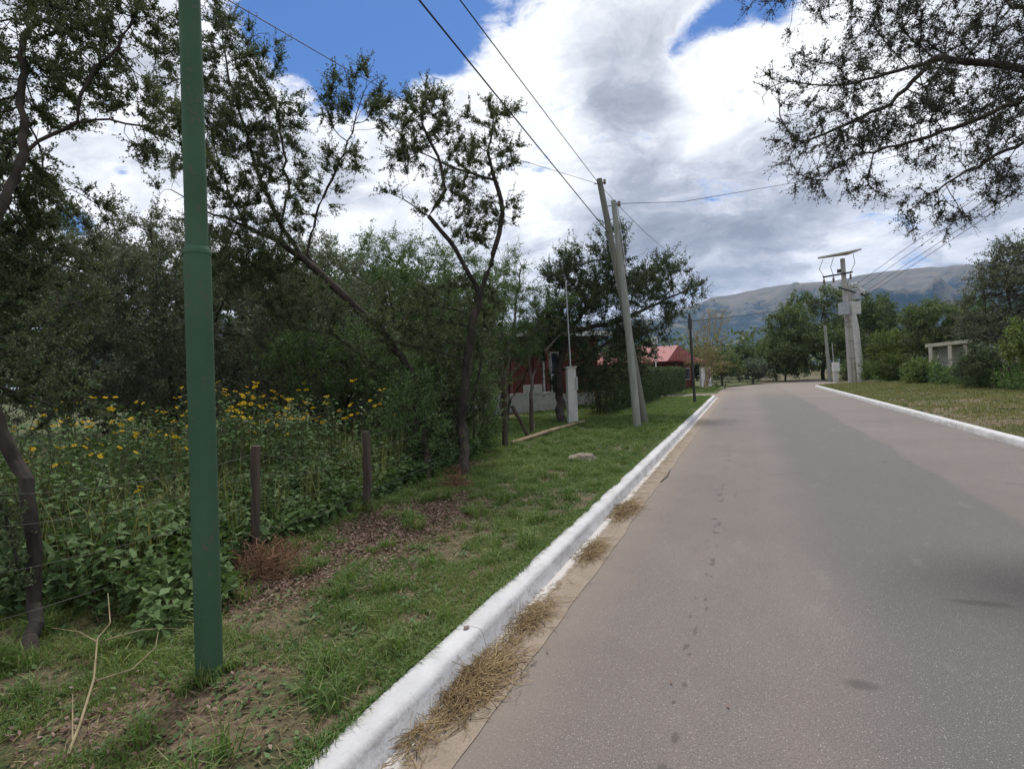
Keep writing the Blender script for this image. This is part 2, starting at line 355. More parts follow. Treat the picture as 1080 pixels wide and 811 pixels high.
def build_road():
    # one asphalt strip; it bends right after the right kerb has ended
    def cl(y):           # centre offset beyond the kerbs
        d = max(0, y-44); return d*d*.02
    ys = list(np.arange(-8, 90, .5)); V = []; Fq = []
    n = 12
    for y in ys:
        widen = max(0, min(1, (y-RIGHT_END)/3))*1.2
        wl = max(0, min(1, (y-LEFT_END+.3)/1.5))*.45
        for k in range(n+1):
            u = k/n; x = (XG-.018-wl)*(1-u) + (XR+.03+widen)*u
            V.append((x+cl(y), y, 0.0 - (0.004*y if y > 60 else 0)*0))
    for j in range(len(ys)-1):
        for k in range(n):
            a = j*(n+1)+k; Fq.append((a, a+1, a+n+2, a+n+1))
    def col(t, p):
        s = t.node('ShaderNodeSeparateXYZ'); t.set(s.inputs[0], p)
        x = s.outputs[0]; y = s.outputs[1]
        g1 = t.noise(p, 160, 3, .7); g2 = t.noise(p, 75, 4, .7); big = t.noise(p, .35, 5, .55); mid = t.noise(t.vmath('MULTIPLY', p, (1, .25, 1)), 1.6, 5)
        base = t.mix(t.mr(big, .35, .65), (.138, .116, .106), (.176, .150, .138))
        # older darker repaved band right of the centre line, tyre-polished lanes
        wob = t.math('ADD', x, t.math('MULTIPLY', t.math('SUBTRACT', t.noise(p, .5, 4), .5), .5))
        xs = t.math('ADD', wob, 0)
        band = t.math('MULTIPLY', t.mr(xs, .2, .9, 0, 1, True), t.mr(xs, 2.35, 2.5, 1, 0, True))
        base = t.mix(t.math('MULTIPLY', band, .9), base, (.096, .090, .086))
        lane = t.math('MULTIPLY', t.mr(xs, -.35, -.1, 0, 1, True), t.mr(xs, .0, .3, 1, 0, True))
        base = t.mix(t.math('MULTIPLY', lane, .35), base, (.145, .126, .115))
        base = t.mix(t.mr(mid, .45, .75, 0, .18), base, (.155, .136, .124))
        pt = t.noise(t.vmath('MULTIPLY', p, (1, .45, 1)), 3.4, 6, .68); base = t.mix(t.mr(pt, .50, .66, 0, .30), base, (.105, .098, .092)); base = t.mix(t.mr(pt, .30, .42, .25, 0), base, (.27, .245, .22)); base = t.mix(t.mr(g2, .46, .60, 0, .65), base, (.085, .078, .073)); base = t.mix(t.mr(g1, .52, .64, 0, .6), base, (.33, .295, .27))
        vo = t.node('ShaderNodeTexVoronoi'); t.set(vo.inputs['Vector'], p); vo.inputs['Scale'].default_value = 85
        chip = t.math('LESS_THAN', vo.outputs['Distance'], .26)
        cs = t.node('ShaderNodeSeparateXYZ'); t.set(cs.inputs[0], vo.outputs['Color'])
        chip = t.math('MULTIPLY', chip, t.math('GREATER_THAN', cs.outputs[0], .80))
        base = t.mix(t.math('MULTIPLY', chip, .6), base, (.42, .39, .35))
        # sandy dust along the left edge
        dust = t.mr(t.math('ADD', x, t.math('MULTIPLY', t.noise(p, 2.5, 6, .65), -.5)), XG-.45, XG+.12, .8, 0)
        base = t.mix(dust, base, (.23, .185, .145))
        # oil drips and seal stains
        dr = t.math('GREATER_THAN', t.noise(t.vmath('MULTIPLY', p, (1, .6, 1)), 8, 4, .6), .60)
        ln = t.math('LESS_THAN', t.math('ABSOLUTE', t.math('SUBTRACT', x, -.33)), .05)
        base = t.mix(t.math('MULTIPLY', t.math('MULTIPLY', dr, ln), .5), base, (.05, .045, .04))
        for (px, py, lx, ly) in ((909, 722, .085, .06), (1035, 636, .20, .06), (712, 778, .022, .05), (722, 722, .018, .03), (711, 740, .014, .02), (727, 690, .012, .02), (728, 650, .012, .03), (744, 632, .016, .04)):
            c = G(px, py, 0)
            dx = t.math('DIVIDE', t.math('SUBTRACT', x, c.x), lx); dy = t.math('DIVIDE', t.math('SUBTRACT', y, c.y+0), ly)
            rr = t.math('ADD', t.math('MULTIPLY', dx, dx), t.math('MULTIPLY', dy, dy))
            rr = t.math('ADD', rr, t.math('MULTIPLY', t.noise(p, 22, 4), .8))
            base = t.mix(t.mr(rr, .6, 1.5, .65, 0), base, (.070, .060, .054))
        # hairline cracks
        v2 = t.node('ShaderNodeTexVoronoi', feature='DISTANCE_TO_EDGE')
        t.set(v2.inputs['Vector'], t.vmath('ADD', p, t.vmath('SCALE', t.noise(p, 2.5, 5, .6, col=True), .7))); v2.inputs['Scale'].default_value = .33
        ck = t.math('MULTIPLY', t.math('LESS_THAN', v2.outputs['Distance'], .0035), t.math('GREATER_THAN', t.noise(p, .8, 2), .60))
        base = t.mix(t.math('MULTIPLY', ck, .6), base, (.05, .047, .045))
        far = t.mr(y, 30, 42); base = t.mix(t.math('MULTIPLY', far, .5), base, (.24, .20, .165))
        return base
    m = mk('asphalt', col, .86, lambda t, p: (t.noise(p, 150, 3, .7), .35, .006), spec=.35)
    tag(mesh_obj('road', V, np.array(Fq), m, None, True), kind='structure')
    # concrete gutter strip
    V = []; Fq = []; ys = list(np.arange(-8, LEFT_END+.2, .15)); rng = np.random.default_rng(2)
    for y in ys:
        e = XG + (fbm([y*1.3], [.5], 5)[0]-.5)*.07
        V += [(XF-.03, y, .004), (e, y, .0045)]
    for j in range(len(ys)-1): a = 2*j; Fq.append((a, a+1, a+3, a+2))
    def gc(t, p):
        b = t.mix(t.mr(t.noise(p, 5, 6, .65), .3, .7), (.33, .265, .205), (.22, .175, .135))
        b = t.mix(t.mr(t.noise(p, 90, 4, .7), .4, .7), b, (.19, .155, .125))
        s = t.node('ShaderNodeSeparateXYZ'); t.set(s.inputs[0], p)
        w = t.math('ADD', s.outputs[0], t.math('MULTIPLY', t.math('SUBTRACT', t.noise(p, 8, 5), .5), .08))
        b = t.mix(t.mr(w, XF+.055, XF+.085, .85, 0), b, (.55, .52, .50))
        yy = t.math('FRACT', t.math('DIVIDE', s.outputs[1], 3.1))
        return t.mix(t.math('MULTIPLY', t.math('LESS_THAN', yy, .004), .7), b, (.07, .06, .05))
    tag(mesh_obj('gutter', V, np.array(Fq), mk('gutter_concrete', gc, .9, lambda t, p: (t.noise(p, 60, 5), .3, .01))), kind='structure')

def kerb(name, prof, y0, y1, bend, label):
    ys = np.arange(y0, y1, .12); V = []; Fq = []; n = len(prof)
    total = list(ys); L = len(total); endc = 14
    for i, y in enumerate(ys):
        for k, (x, z) in enumerate(prof):
            wob = (fbm([y*2.2], [k*.7], 8)[0]-.5)*.006
            V.append((x+wob, y, z + ((fbm([y*3], [k*1.3+5], 9)[0]-.5)*.004 if z > .05 else 0)))
    # rounded return at the far end, sweeping away from the road
    sgn = -1 if bend < 0 else 1
    cx = prof[0][0]+sgn*abs(bend)
    for j in range(1, endc+1):
        a = j/endc*math.pi/2*.85
        for (x, z) in prof:
            r = abs(x-cx); V.append((cx - sgn*r*math.cos(a), ys[-1]+r*math.sin(a), z*(1-.3*j/endc)))
    for j in range(L+endc-1):
        for k in range(n-1):
            a = j*n+k; Fq.append((a, a+1, a+n+1, a+n))
    def kc(t, p):
        s = t.node('ShaderNodeSeparateXYZ'); t.set(s.inputs[0], p)
        b = t.mix(t.mr(t.noise(p, 4, 6, .6), .35, .7), (.58, .58, .585), (.46, .46, .475))
        g = t.noise(p, 45, 7, .72); g2 = t.noise(t.vmath('MULTIPLY', p, (1, .4, 1)), 7, 6, .65)
        wear = t.mr(t.math('ADD', t.math('MULTIPLY', g, .5), t.math('MULTIPLY', g2, .5)), .46, .58)
        low = t.mr(s.outputs[2], .095, .13, 1, .15)
        b = t.mix(t.math('MULTIPLY', wear, t.math('MULTIPLY', low, .8)), b, (.30, .28, .265))
        b = t.mix(t.mr(t.noise(t.vmath('MULTIPLY', p, (1.6, .5, 1)), 3.0, 7, .7), .50, .68, 0, .55), b, (.36, .33, .29)); chip = t.math('GREATER_THAN', t.noise(p, 16, 6, .7), .655)
        b = t.mix(t.math('MULTIPLY', chip, .7), b, (.24, .21, .18))
        yy = t.math('FRACT', t.math('DIVIDE', s.outputs[1], 3.1))
        return t.mix(t.math('MULTIPLY', t.math('LESS_THAN', yy, .003), .6), b, (.12, .11, .10))
    m = mk('whitewash', kc, .85, lambda t, p: (t.noise(p, 50, 6, .6), .25, .006))
    o = mesh_obj(name, V, np.array(Fq), m, None, True)
    tag(o, label, 'kerb')
build_ground(); build_road()
kerb('kerb', [(XF+.012, .0), (XF, .014), (XF-.018, .095), (XF-.032, .118), (XF-.052, .128), (XK+.02, .135), (XK, .125), (XK-.005, .02)], -8, LEFT_END-.8, -1.6,
     'whitewashed kerb on the left, between the grass verge and the straw-strewn gutter')
kerb('kerb', [(XR+.19, .02), (XR+.185, .125), (XR+.16, .135), (XR+.06, .128), (XR+.035, .115), (XR+.018, .09), (XR+.0, .0)], -8, RIGHT_END-.6, 1.8,
     'white kerb on the right side of the road, running towards the concrete transformer poles')

# ------------------------------------------------------------------ mountains
def build_mountains():
    prof = [(-400, 330), (200, 330), (560, 340), (690, 334), (720, 325), (749, 314), (790, 305), (830, 300), (862, 297), (890, 294), (905, 290), (925, 287), (960, 283), (1000, 279), (1040, 275), (1090, 272), (1200, 268), (1500, 262), (2200, 290)]
    def elev(px, py):
        d = ray(px, py); return math.atan2(d.x, d.y), d.z/math.hypot(d.x, d.y)
    pr = [elev(*p) for p in prof]
    pr = [p for i, p in enumerate(pr) if i == 0 or p[0] > pr[i-1][0]]
    az = np.linspace(R(-60), R(62), 520); rr = np.linspace(1500, 4300, 150)
    el = np.interp(az, [p[0] for p in pr], [p[1] for p in pr])
    A, Rr = np.meshgrid(az, rr); X = Rr*np.sin(A); Y = Rr*np.cos(A)
    crest = 3300.0
    u = (Rr-1500)/(crest-1500)
    top = el[None, :]*crest*1.03
    base = np.where(u < 1, np.clip(u, 0, 1)**1.35, np.clip(1-(u-1)*.9, 0, 1))
    def ridged(x, y, s, o=6):
        t = 0; a = 1; n = 0
        for i in range(o):
            v = 1-np.abs(2*vnoise(x*2**i+i*5, y*2**i+i*3, s+i)-1); t = t+a*v*v; n += a; a *= .52
        return t/n
    rg = ridged(X/520, Y/520, 21)-.42
    Z = top*base + rg*400*np.clip(u*1.6, 0, 1)*np.where(u < 1, 1-.97*np.clip(u, 0, 1)**4, .03) 
    Z = np.minimum(Z, Rr*el[None, :]*1.02+38*ridged(X/210, Y/210, 5)-20); Z = Z - 12
    V = np.stack([X, Y, Z], -1).reshape(-1, 3); nx = len(az); ny = len(rr)
    i = (np.arange(ny-1)[:, None]*nx+np.arange(nx-1)[None]).ravel(); Fq = np.stack([i, i+1, i+nx+1, i+nx], 1)
    def col(t, p):
        s = t.node('ShaderNodeSeparateXYZ'); t.set(s.inputs[0], p)
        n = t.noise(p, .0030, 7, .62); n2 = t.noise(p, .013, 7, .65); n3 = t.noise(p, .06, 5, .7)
        shaded_veg = t.mix(t.mr(n3, .35, .65), (.008, .024, .030), (.030, .050, .032))  # lower forest, its colour darkened and blued to stand in for cloud shadow
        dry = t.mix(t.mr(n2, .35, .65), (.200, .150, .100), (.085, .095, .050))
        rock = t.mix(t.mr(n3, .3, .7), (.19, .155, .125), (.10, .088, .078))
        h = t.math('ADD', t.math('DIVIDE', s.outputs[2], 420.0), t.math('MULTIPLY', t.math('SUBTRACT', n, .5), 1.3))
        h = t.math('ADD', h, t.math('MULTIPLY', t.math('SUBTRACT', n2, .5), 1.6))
        c = t.mix(t.mr(h, .50, .66), shaded_veg, dry)
        return t.mix(t.math('MULTIPLY', t.mr(n2, .55, .68), t.mr(h, .45, .8)), c, rock)
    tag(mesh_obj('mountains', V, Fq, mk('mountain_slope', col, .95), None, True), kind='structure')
build_mountains()
def build_haze():
    m = bpy.data.materials.new('air'); m.use_nodes = True; t = NT(m.node_tree)
    o = t.node('ShaderNodeOutputMaterial'); v = t.node('ShaderNodeVolumePrincipled')
    v.inputs['Color'].default_value = (.32, .55, 1.0, 1); v.inputs['Density'].default_value = .0001; v.inputs['Anisotropy'].default_value = .2
    t.l.new(v.outputs[0], o.inputs['Volume'])
    b = MB(); b.box((0, 2500, 274), 12600, 13800, 572, None); h = b.build('haze', m); tag(h, kind='stuff')
build_haze()

# ------------------------------------------------------------------ vegetation machinery
def grow(trunks, blobs, n, step, kill, seed, wander=.25, trop=(0, 0, 0), maxit=260):
    rng = np.random.default_rng(seed)
    pos = []; par = []
    for tr in trunks:
        tr = [np.array(p, float) for p in tr]
        if not pos: pos.append(tr[0]); par.append(-1); cur = 0
        else:
            A = np.array(pos); cur = int(np.argmin(((A-tr[0])**2).sum(1)))
        for a, b in zip(tr[:-1], tr[1:]):
            k = max(1, int(np.linalg.norm(b-a)/step))
            for j in range(1, k+1):
                p = a+(b-a)*j/k + rng.normal(0, step*.10, 3)*(1 if j < k else 0)
                pos.append(p); par.append(cur); cur = len(pos)-1
    ntr = len(pos)
    w = np.array([b[2] if len(b) > 2 else 1 for b in blobs], float)
    vol = np.array([np.prod(b[1]) for b in blobs])**.8*w; cnt = np.maximum(6, (n*vol/vol.sum()).astype(int))
    pts = []
    for b, c in zip(blobs, cnt):
        d = rng.normal(size=(c, 3)); d /= np.linalg.norm(d, axis=1)[:, None]
        rad = rng.random(c)**(1/2.2)
        pts.append(np.array(b[0])+d*rad[:, None]*np.array(b[1]))
    A = np.concatenate(pts)
    Pn = np.array(pos); near = np.zeros(len(A), int); nd = np.full(len(A), 1e9)
    for s0 in range(0, len(Pn), 400):
        D = ((A[:, None]-Pn[None, s0:s0+400])**2).sum(2); j = D.argmin(1); dd = D[np.arange(len(A)), j]
        u = dd < nd; near[u] = j[u]+s0; nd[u] = dd[u]
    alive = np.ones(len(A), bool); cap = 60000
    P_ = np.zeros((cap, 3)); P_[:len(Pn)] = Pn; npn = len(Pn); par = list(par); trop = np.array(trop, float)
    grown = {}
    for it in range(maxit):
        idx = np.nonzero(alive)[0]
        if len(idx) == 0: break
        nn = near[idx]; d = A[idx]-P_[nn]; L = np.linalg.norm(d, axis=1); d = d/np.maximum(L, 1e-6)[:, None]
        un, inv = np.unique(nn, return_inverse=True)
        S = np.zeros((len(un), 3)); np.add.at(S, inv, d)
        S += rng.normal(0, wander, S.shape); S /= np.maximum(np.linalg.norm(S, axis=1), 1e-6)[:, None]; S += trop
        S /= np.linalg.norm(S, axis=1)[:, None]
        new = P_[un]+S*step
        keep = np.array([grown.get(int(u), 0) < 3 for u in un])
        for u in un[keep]: grown[int(u)] = grown.get(int(u), 0)+1
        # attractors whose node is exhausted are dropped
        dead = idx[~keep[inv]]; alive[dead] = False
        un = un[keep]; new = new[keep]
        if len(un) == 0 or npn+len(un) > cap: break
        P_[npn:npn+len(new)] = new; par += un.tolist()
        idx = np.nonzero(alive)[0]
        if len(idx):
            D = ((A[idx][:, None]-new[None])**2).sum(2); j = D.argmin(1); dd = D[np.arange(len(idx)), j]
            u = dd < nd[idx]; near[idx[u]] = j[u]+npn; nd[idx[u]] = dd[u]
            alive[idx[nd[idx] < kill*kill]] = False
        npn += len(new)
    return P_[:npn].copy(), np.array(par), ntr
def radii(par, rtip, rroot):
    n = len(par); ch = np.zeros(n, int); np.add.at(ch, par[par >= 0], 1)
    tips = (ch == 0).astype(float)
    cnt = tips.copy()
    for i in range(n-1, 0, -1): cnt[par[i]] += cnt[i]
    e = max(1.3, math.log(max(cnt[0], 2))/math.log(rroot/rtip))
    return rtip*cnt**(1/e), cnt
def ring_edges(a, b, ra, rb, da, db, sides):
    """vectorised frusta"""
    def frame(d):
        ref = np.where(np.abs(d[:, 2:3]) < .9, np.array([[0, 0, 1.0]]), np.array([[1.0, 0, 0]]))
        u = np.cross(d, ref); u /= np.maximum(np.linalg.norm(u, axis=1), 1e-9)[:, None]; v = np.cross(d, u); return u, v
    th = np.arange(sides)*2*math.pi/sides; c = np.cos(th)[None, :, None]; s = np.sin(th)[None, :, None]
    ua, va = frame(da); ub, vb = frame(db)
    Ra = a[:, None]+(ua[:, None]*c+va[:, None]*s)*ra[:, None, None]
    Rb = b[:, None]+(ub[:, None]*c+vb[:, None]*s)*rb[:, None, None]
    V = np.concatenate([Ra, Rb], 1).reshape(-1, 3); n = len(a)
    base = np.arange(n)[:, None]*2*sides; k = np.arange(sides)[None]; k1 = (k+1) % sides
    Fq = np.stack([base+k, base+k1, base+sides+k1, base+sides+k], -1).reshape(-1, 4)
    return V, Fq
def unit(v): return v/np.maximum(np.linalg.norm(v, axis=-1, keepdims=True), 1e-9)
def leaf_quads(c, d, L, Wd, rng, up=.3):
    """kite shaped leaves: base c, direction d, length L, width Wd"""
    n = len(c); r = rng.normal(size=(n, 3)); r[:, 2] += up
    s = unit(np.cross(d, r)); L = np.asarray(L).reshape(-1, 1)*np.ones((n, 1)); Wd = np.asarray(Wd).reshape(-1, 1)*np.ones((n, 1))
    nrm = np.cross(s, d)
    v = np.stack([c, c+d*L*.45+s*Wd*.5+nrm*L*.06, c+d*L-nrm*L*.05, c+d*L*.45-s*Wd*.5+nrm*L*.06], 1).reshape(-1, 3)
    i = np.arange(n)[:, None]*4+np.arange(4)[None]
    return v, i
def merge(lst):
    V = []; Fq = []; b = 0
    for v, f in lst: V.append(v); Fq.append(f+b); b += len(v)
    return np.concatenate(V), np.concatenate(Fq)
def tree(name, label, cat, base, trunks, blobs, rroot, leaf, bark='bark', n=900, step=.22, kill=.33, seed=1, rtip=.004,
         twig=(3, .28), lv=(7, .032, .013), spread=.05, thr=.035, group=None, trop=(0, 0, 0), wander=.25, crown='crown', droop=0., dens_cut=0., limit=None, jit=1., clump=None):
    rng = np.random.default_rng(seed+100)
    root = empty(name, base, label, cat, group)
    t0 = [tuple(Vector(trunks[0][0])-Vector((0, 0, .25)))]+list(trunks[0]); trunks = [t0]+list(trunks[1:])
    Pn, par, ntr = grow(trunks, blobs, n, step, kill, seed, wander, trop)
    r, cnt = radii(par, rtip, rroot); r[0] *= 1.25
    N = len(Pn); d = np.zeros((N, 3)); d[1:] = Pn[1:]-Pn[par[1:]]; d = unit(d); d[0] = d[1] if N > 1 else (0, 0, 1)
    best = np.full(N, -1); bc = np.zeros(N)
    for i in range(1, N):
        if cnt[i] > bc[par[i]]: bc[par[i]] = cnt[i]; best[par[i]] = i
    e = np.arange(1, N); pa = par[e]; main = best[pa] == e
    ra = np.where(main, r[pa], r[e]*1.15); ra = np.minimum(ra, r[e]*2.2); da = np.where(main[:, None], d[pa], d[e])
    thick = r[e] > .03
    parts = []
    for sel, sd in ((thick, 8), (~thick, 4)):
        if sel.any():
            s = e[sel]; parts.append(ring_edges(Pn[pa[sel]], Pn[s], ra[sel], r[s], da[sel], d[s], sd))
    # twigs
    cand = np.nonzero((r < thr) & (np.arange(N) >= 1))[0]
    if clump:
        fq, th = clump; cn = np.array([mnoise.noise(Vector(Pn[i]*fq+seed)) for i in cand]); cand = cand[cn > th]
    k, tl = twig
    s0 = np.repeat(Pn[cand], k, 0); td = unit(rng.normal(size=s0.shape)*jit+np.repeat(d[cand], k, 0)*.9+np.array([0, 0, .25-droop])); tlen = tl*(.4+rng.random(len(s0))*.9)
    e0 = s0+td*tlen[:, None]
    if limit is not None:
        ok = limit(e0); s0, td, tlen, e0 = s0[ok], td[ok], tlen[ok], e0[ok]
    if len(s0): parts.append(ring_edges(s0, e0, np.full(len(s0), rtip*.8), np.full(len(s0), rtip*.35), td, td, 3))
    V, Fq = merge(parts)
    mesh_obj('trunk', V, Fq, M[bark], root, True)
    nl, ll, lw = lv
    tt = rng.random((len(s0), nl))
    c = s0[:, None]+td[:, None]*(tlen[:, None]*tt)[..., None]+rng.normal(0, spread, (len(s0), nl, 3))*.6
    ld = unit(rng.normal(size=c.shape)+td[:, None]*.7)
    c = c.reshape(-1, 3); ld = ld.reshape(-1, 3)
    v, f = leaf_quads(c, ld, ll*(.6+.8*rng.random(len(c))), lw*(.7+.6*rng.random(len(c))), rng)
    mesh_obj(crown, v, f, M[leaf], root)
    return root
def blob(px, py, Z, rx, ry, rz=None, w=1.0):
    c = P(px, py, Z); a = rx*Z/F; b = ry*Z/F; rz = rz if rz else (a+b)/2
    return (tuple(c), (max(a, .1)*.93+.0*rz, rz, b), w)
def line(*pts): return [tuple(P(*p)) for p in pts]

def near_trees():
    # 1 thorn tree at the left edge
    b = onG(33, 690)
    tree('thorn_tree', 'dark crooked thorn tree at the left edge with an arching bare branch', 'tree', b,
         [[tuple(b), *line((36, 640, 3.6), (34, 560, 3.6), (28, 505, 3.65), (0, 455, 3.7), (-22, 400, 3.8), (-30, 320, 4.0), (-6, 235, 4.2), (26, 162, 4.4), (22, 100, 4.5), (24, 50, 4.6), (34, -10, 4.8), (30, -80, 5))],
          line((34, 640, 3.6), (20, 600, 3.5), (6, 545, 3.4), (-12, 500, 3.3), (-60, 420, 3.2)),
          line((28, 158, 4.4), (55, 142, 4.4), (82, 129, 4.4), (115, 126, 4.5), (150, 133, 4.6), (190, 151, 4.8), (215, 165, 4.9)),
          line((82, 129, 4.4), (85, 100, 4.4), (100, 70, 4.5), (125, 50, 4.6), (145, 10, 4.8)),
          line((-22, 400, 3.8), (20, 415, 3.9), (60, 430, 4.0))],
         [blob(105, 55, 4.6, 55, 50, .5, 1.2), blob(60, 30, 4.7, 50, 55, .6, 1.2), blob(20, 90, 4.7, 40, 60, .6, 1.5), blob(145, 20, 4.8, 45, 45, .5), blob(135, 60, 4.6, 30, 20, .4),
          blob(160, 115, 4.7, 50, 22, .4, .9), blob(150, 165, 4.7, 28, 22, .3, .7), blob(40, 215, 4.8, 62, 38, .6, 1.1), blob(0, 170, 4.7, 40, 70, .6, 1.3), blob(30, 290, 4.8, 60, 60, .6), blob(0, 380, 4.4, 50, 40, .5), 
          blob(60, 420, 4.0, 46, 28, .3, 2.4), blob(15, 405, 4.0, 45, 40, .4, 2.4), blob(40, 360, 4.4, 60, 40, .4, 1.5), blob(30, -70, 5, 140, 60, .9), blob(-90, 150, 4.8, 90, 200, 1.0, .6), blob(-70, 400, 3.2, 50, 60, .35, 3)],
         .042, 'thorn', 'bark', n=2900, step=.10, kill=.125, seed=3, rtip=.0027, twig=(8, .17), lv=(30, .021, .013), spread=.013, thr=.010, jit=.55, clump=(3.2, -.06), wander=.4, trop=(0, 0, .1))
    # 2 big thorn tree behind the green pole
    b = onG(452, 508)
    tree('thorn_tree', 'tall ragged thorn tree whose slanting limb reaches up behind the green pole', 'tree', b,
         [[tuple(b), *line((446, 450, 9.6), (436, 395, 9.5), (405, 350, 9.4), (372, 322, 9.3), (345, 296, 9.2), (318, 272, 9.1), (295, 255, 9.0), (262, 240, 8.9), (215, 222, 8.7), (180, 200, 8.6))],
          line((318, 272, 9.1), (290, 225, 9), (268, 170, 9), (250, 110, 9.0), (238, 60, 9.0), (228, 5, 9.2)), line((295, 255, 9), (305, 200, 9), (296, 130, 9.1), (262, 50, 9.2)), line((345, 296, 9.2), (324, 268, 9.2), (333, 228, 9.3), (350, 190, 9.3), (372, 140, 9.3)),
          line((262, 240, 8.9), (240, 200, 8.8), (225, 150, 8.8)), line((436, 395, 9.5), (395, 385, 9.2), (350, 352, 9.1), (310, 345, 9))],
         [blob(228, 15, 9.1, 18, 38, .5), blob(258, 50, 9.1, 20, 32, .5), blob(285, 38, 9.1, 10, 10, .3), blob(240, 85, 9.0, 30, 34, .6), blob(285, 95, 9.1, 26, 42, .6), blob(262, 140, 9.0, 42, 40, .8, 1.2), blob(305, 150, 9.2, 16, 36, .5),
          blob(240, 190, 8.9, 40, 40, .8), blob(285, 215, 9.1, 42, 42, .9, 1.2), blob(205, 205, 8.7, 26, 40, .6, .8), blob(180, 60, 8.7, 16, 30, .5, .6), blob(172, 100, 8.8, 12, 40, .4, .5), blob(258, 275, 9.0, 70, 34, .9), blob(330, 320, 9.1, 50, 30, .8, .5), blob(395, 120, 9.3, 26, 16, .4, .6),
          blob(372, 112, 9.3, 26, 34, .5, 1.1), blob(390, 95, 9.3, 28, 26, .5), blob(360, 170, 9.3, 26, 26, .4, .6), blob(345, 120, 9.3, 10, 30, .3, .6), blob(332, 200, 9.2, 24, 30, .5, .5)],
         .064, 'thorn', 'bark', n=3100, step=.15, kill=.19, seed=8, rtip=.0034, twig=(9, .26), lv=(30, .028, .018), spread=.018, thr=.012, jit=.5, clump=(1.9, -.14), wander=.4, trop=(0, 0, .15))
    # 3 central thorn tree
    b = onG(490, 502)
    tree('thorn_tree', 'leaning thorn tree in the middle whose open, clumpy top stands against the clouds', 'tree', b,
         [[tuple(b), *line((487, 450, 9.6), (491, 400, 9.6), (497, 345, 9.6), (510, 300, 9.6), (524, 255, 9.6), (530, 225, 9.6), (522, 190, 9.6), (514, 160, 9.6), (520, 125, 9.6))],
          line((505, 310, 9.6), (480, 262, 9.5), (452, 228, 9.4), (425, 210, 9.4), (408, 203, 9.4)),
          line((452, 228, 9.4), (470, 200, 9.4), (462, 165, 9.4), (445, 130, 9.4)), line((522, 190, 9.6), (480, 178, 9.5), (440, 160, 9.4)),
          line((487, 450, 9.6), (499, 420, 9.8), (508, 380, 9.9), (500, 330, 10))],
         [blob(525, 125, 9.6, 16, 18, .4), blob(500, 145, 9.6, 34, 34, .5, 1.3), blob(455, 95, 9.4, 20, 24, .4), blob(445, 130, 9.4, 30, 28, .5, 1.2), blob(482, 180, 9.5, 34, 24, .5), blob(528, 165, 9.6, 26, 20, .4, .7),
          blob(430, 165, 9.4, 30, 14, .4, .7), blob(425, 205, 9.4, 24, 14, .3, .7), blob(470, 215, 9.5, 36, 18, .4, .6), blob(530, 225, 9.7, 24, 22, .4, .9), blob(545, 128, 9.6, 10, 10, .2, .6), blob(500, 240, 9.8, 40, 25, .5, .6),
          blob(500, 335, 9.9, 34, 60, .6, .5), blob(430, 340, 9.4, 50, 45, .6, .5), blob(470, 440, 9.9, 36, 36, .6, 1.0), blob(500, 410, 9.8, 22, 40, .5, .9), blob(430, 440, 9.9, 40, 30, .5, .8)],
         .09, 'thorn', 'bark', n=2400, step=.15, kill=.18, seed=15, rtip=.0034, twig=(9, .24), lv=(30, .028, .018), spread=.017, thr=.012, jit=.55, clump=(1.9, -.08), wander=.4, trop=(0, 0, .1))
    # 4 trees of the thicket behind
    D = dict(step=.30, kill=.40, twig=(8, .55), lv=(28, .046, .026), spread=.045, thr=.03, rtip=.0045, jit=.6, wander=.35, clump=(.7, -.22))
    def bush(px, py, Z, blobs, leaf, label, seed, n=1100, nm='thicket_tree', **kw):
        b = P(px, py, Z); b.z = ghs(b.x, b.y)-.05
        top = Vector(blobs[0][0]); mid = b.lerp(top, .5); k = dict(D); k.update(kw)
        lm = []
        for bb in blobs[1:4]: lm.append([tuple(b.lerp(top, .3)), tuple(b.lerp(Vector(bb[0]), .65)), bb[0]])
        return tree(nm, label, 'tree', b, [[tuple(b), tuple(mid), tuple(top)], *lm], blobs, .085, leaf, 'bark_grey' if seed % 2 else 'bark', n=n, seed=seed, **k)
    bush(70, 470, 11, [blob(60, 300, 11, 110, 75, 1.3), blob(-40, 320, 11, 90, 90, 1.3), blob(120, 350, 10.8, 90, 70, 1.2), blob(20, 400, 10.6, 110, 60, 1.2)], 'thorn_grey', 'grey-green bushy tree filling the space left of the green pole, behind the yellow flowers', 31, 1500)
    bush(190, 470, 12.5, [blob(165, 290, 12.5, 80, 70, 1.4), blob(230, 330, 12.2, 90, 80, 1.4), blob(150, 390, 12, 100, 60, 1.2), blob(240, 400, 11.8, 80, 50, 1.2)], 'thorn_grey', 'dusky bushy tree directly behind the middle of the green pole', 32, 1500)
    bush(330, 460, 12.5, [blob(330, 310, 12.5, 75, 62, 1.4), blob(290, 370, 12, 70, 60, 1.2), blob(370, 380, 12, 70, 55, 1.2), blob(340, 420, 11.6, 100, 40, 1.1)], 'thorn_grey', 'shadowy tree with low crown just right of the green pole', 33, 1400)
    bush(430, 460, 15, [blob(410, 300, 15, 75, 52, 1.8), blob(470, 310, 15, 60, 55, 1.6), blob(365, 290, 15, 40, 36, 1.2), blob(430, 370, 14.5, 90, 50, 1.4)], 'green', 'fresh green feathery tree behind the leaning thorn tree', 34, 1700, trop=(0, 0, .0), droop=.5)
    bush(530, 440, 18, [blob(530, 320, 18, 44, 50, 1.6), blob(550, 280, 18, 24, 20, .9), blob(570, 335, 18, 36, 40, 1.3), blob(520, 365, 17.5, 30, 24, 1.0)], 'green', 'bright green tree half hiding the brick house, left of the mast', 35, 1200, droop=.3)
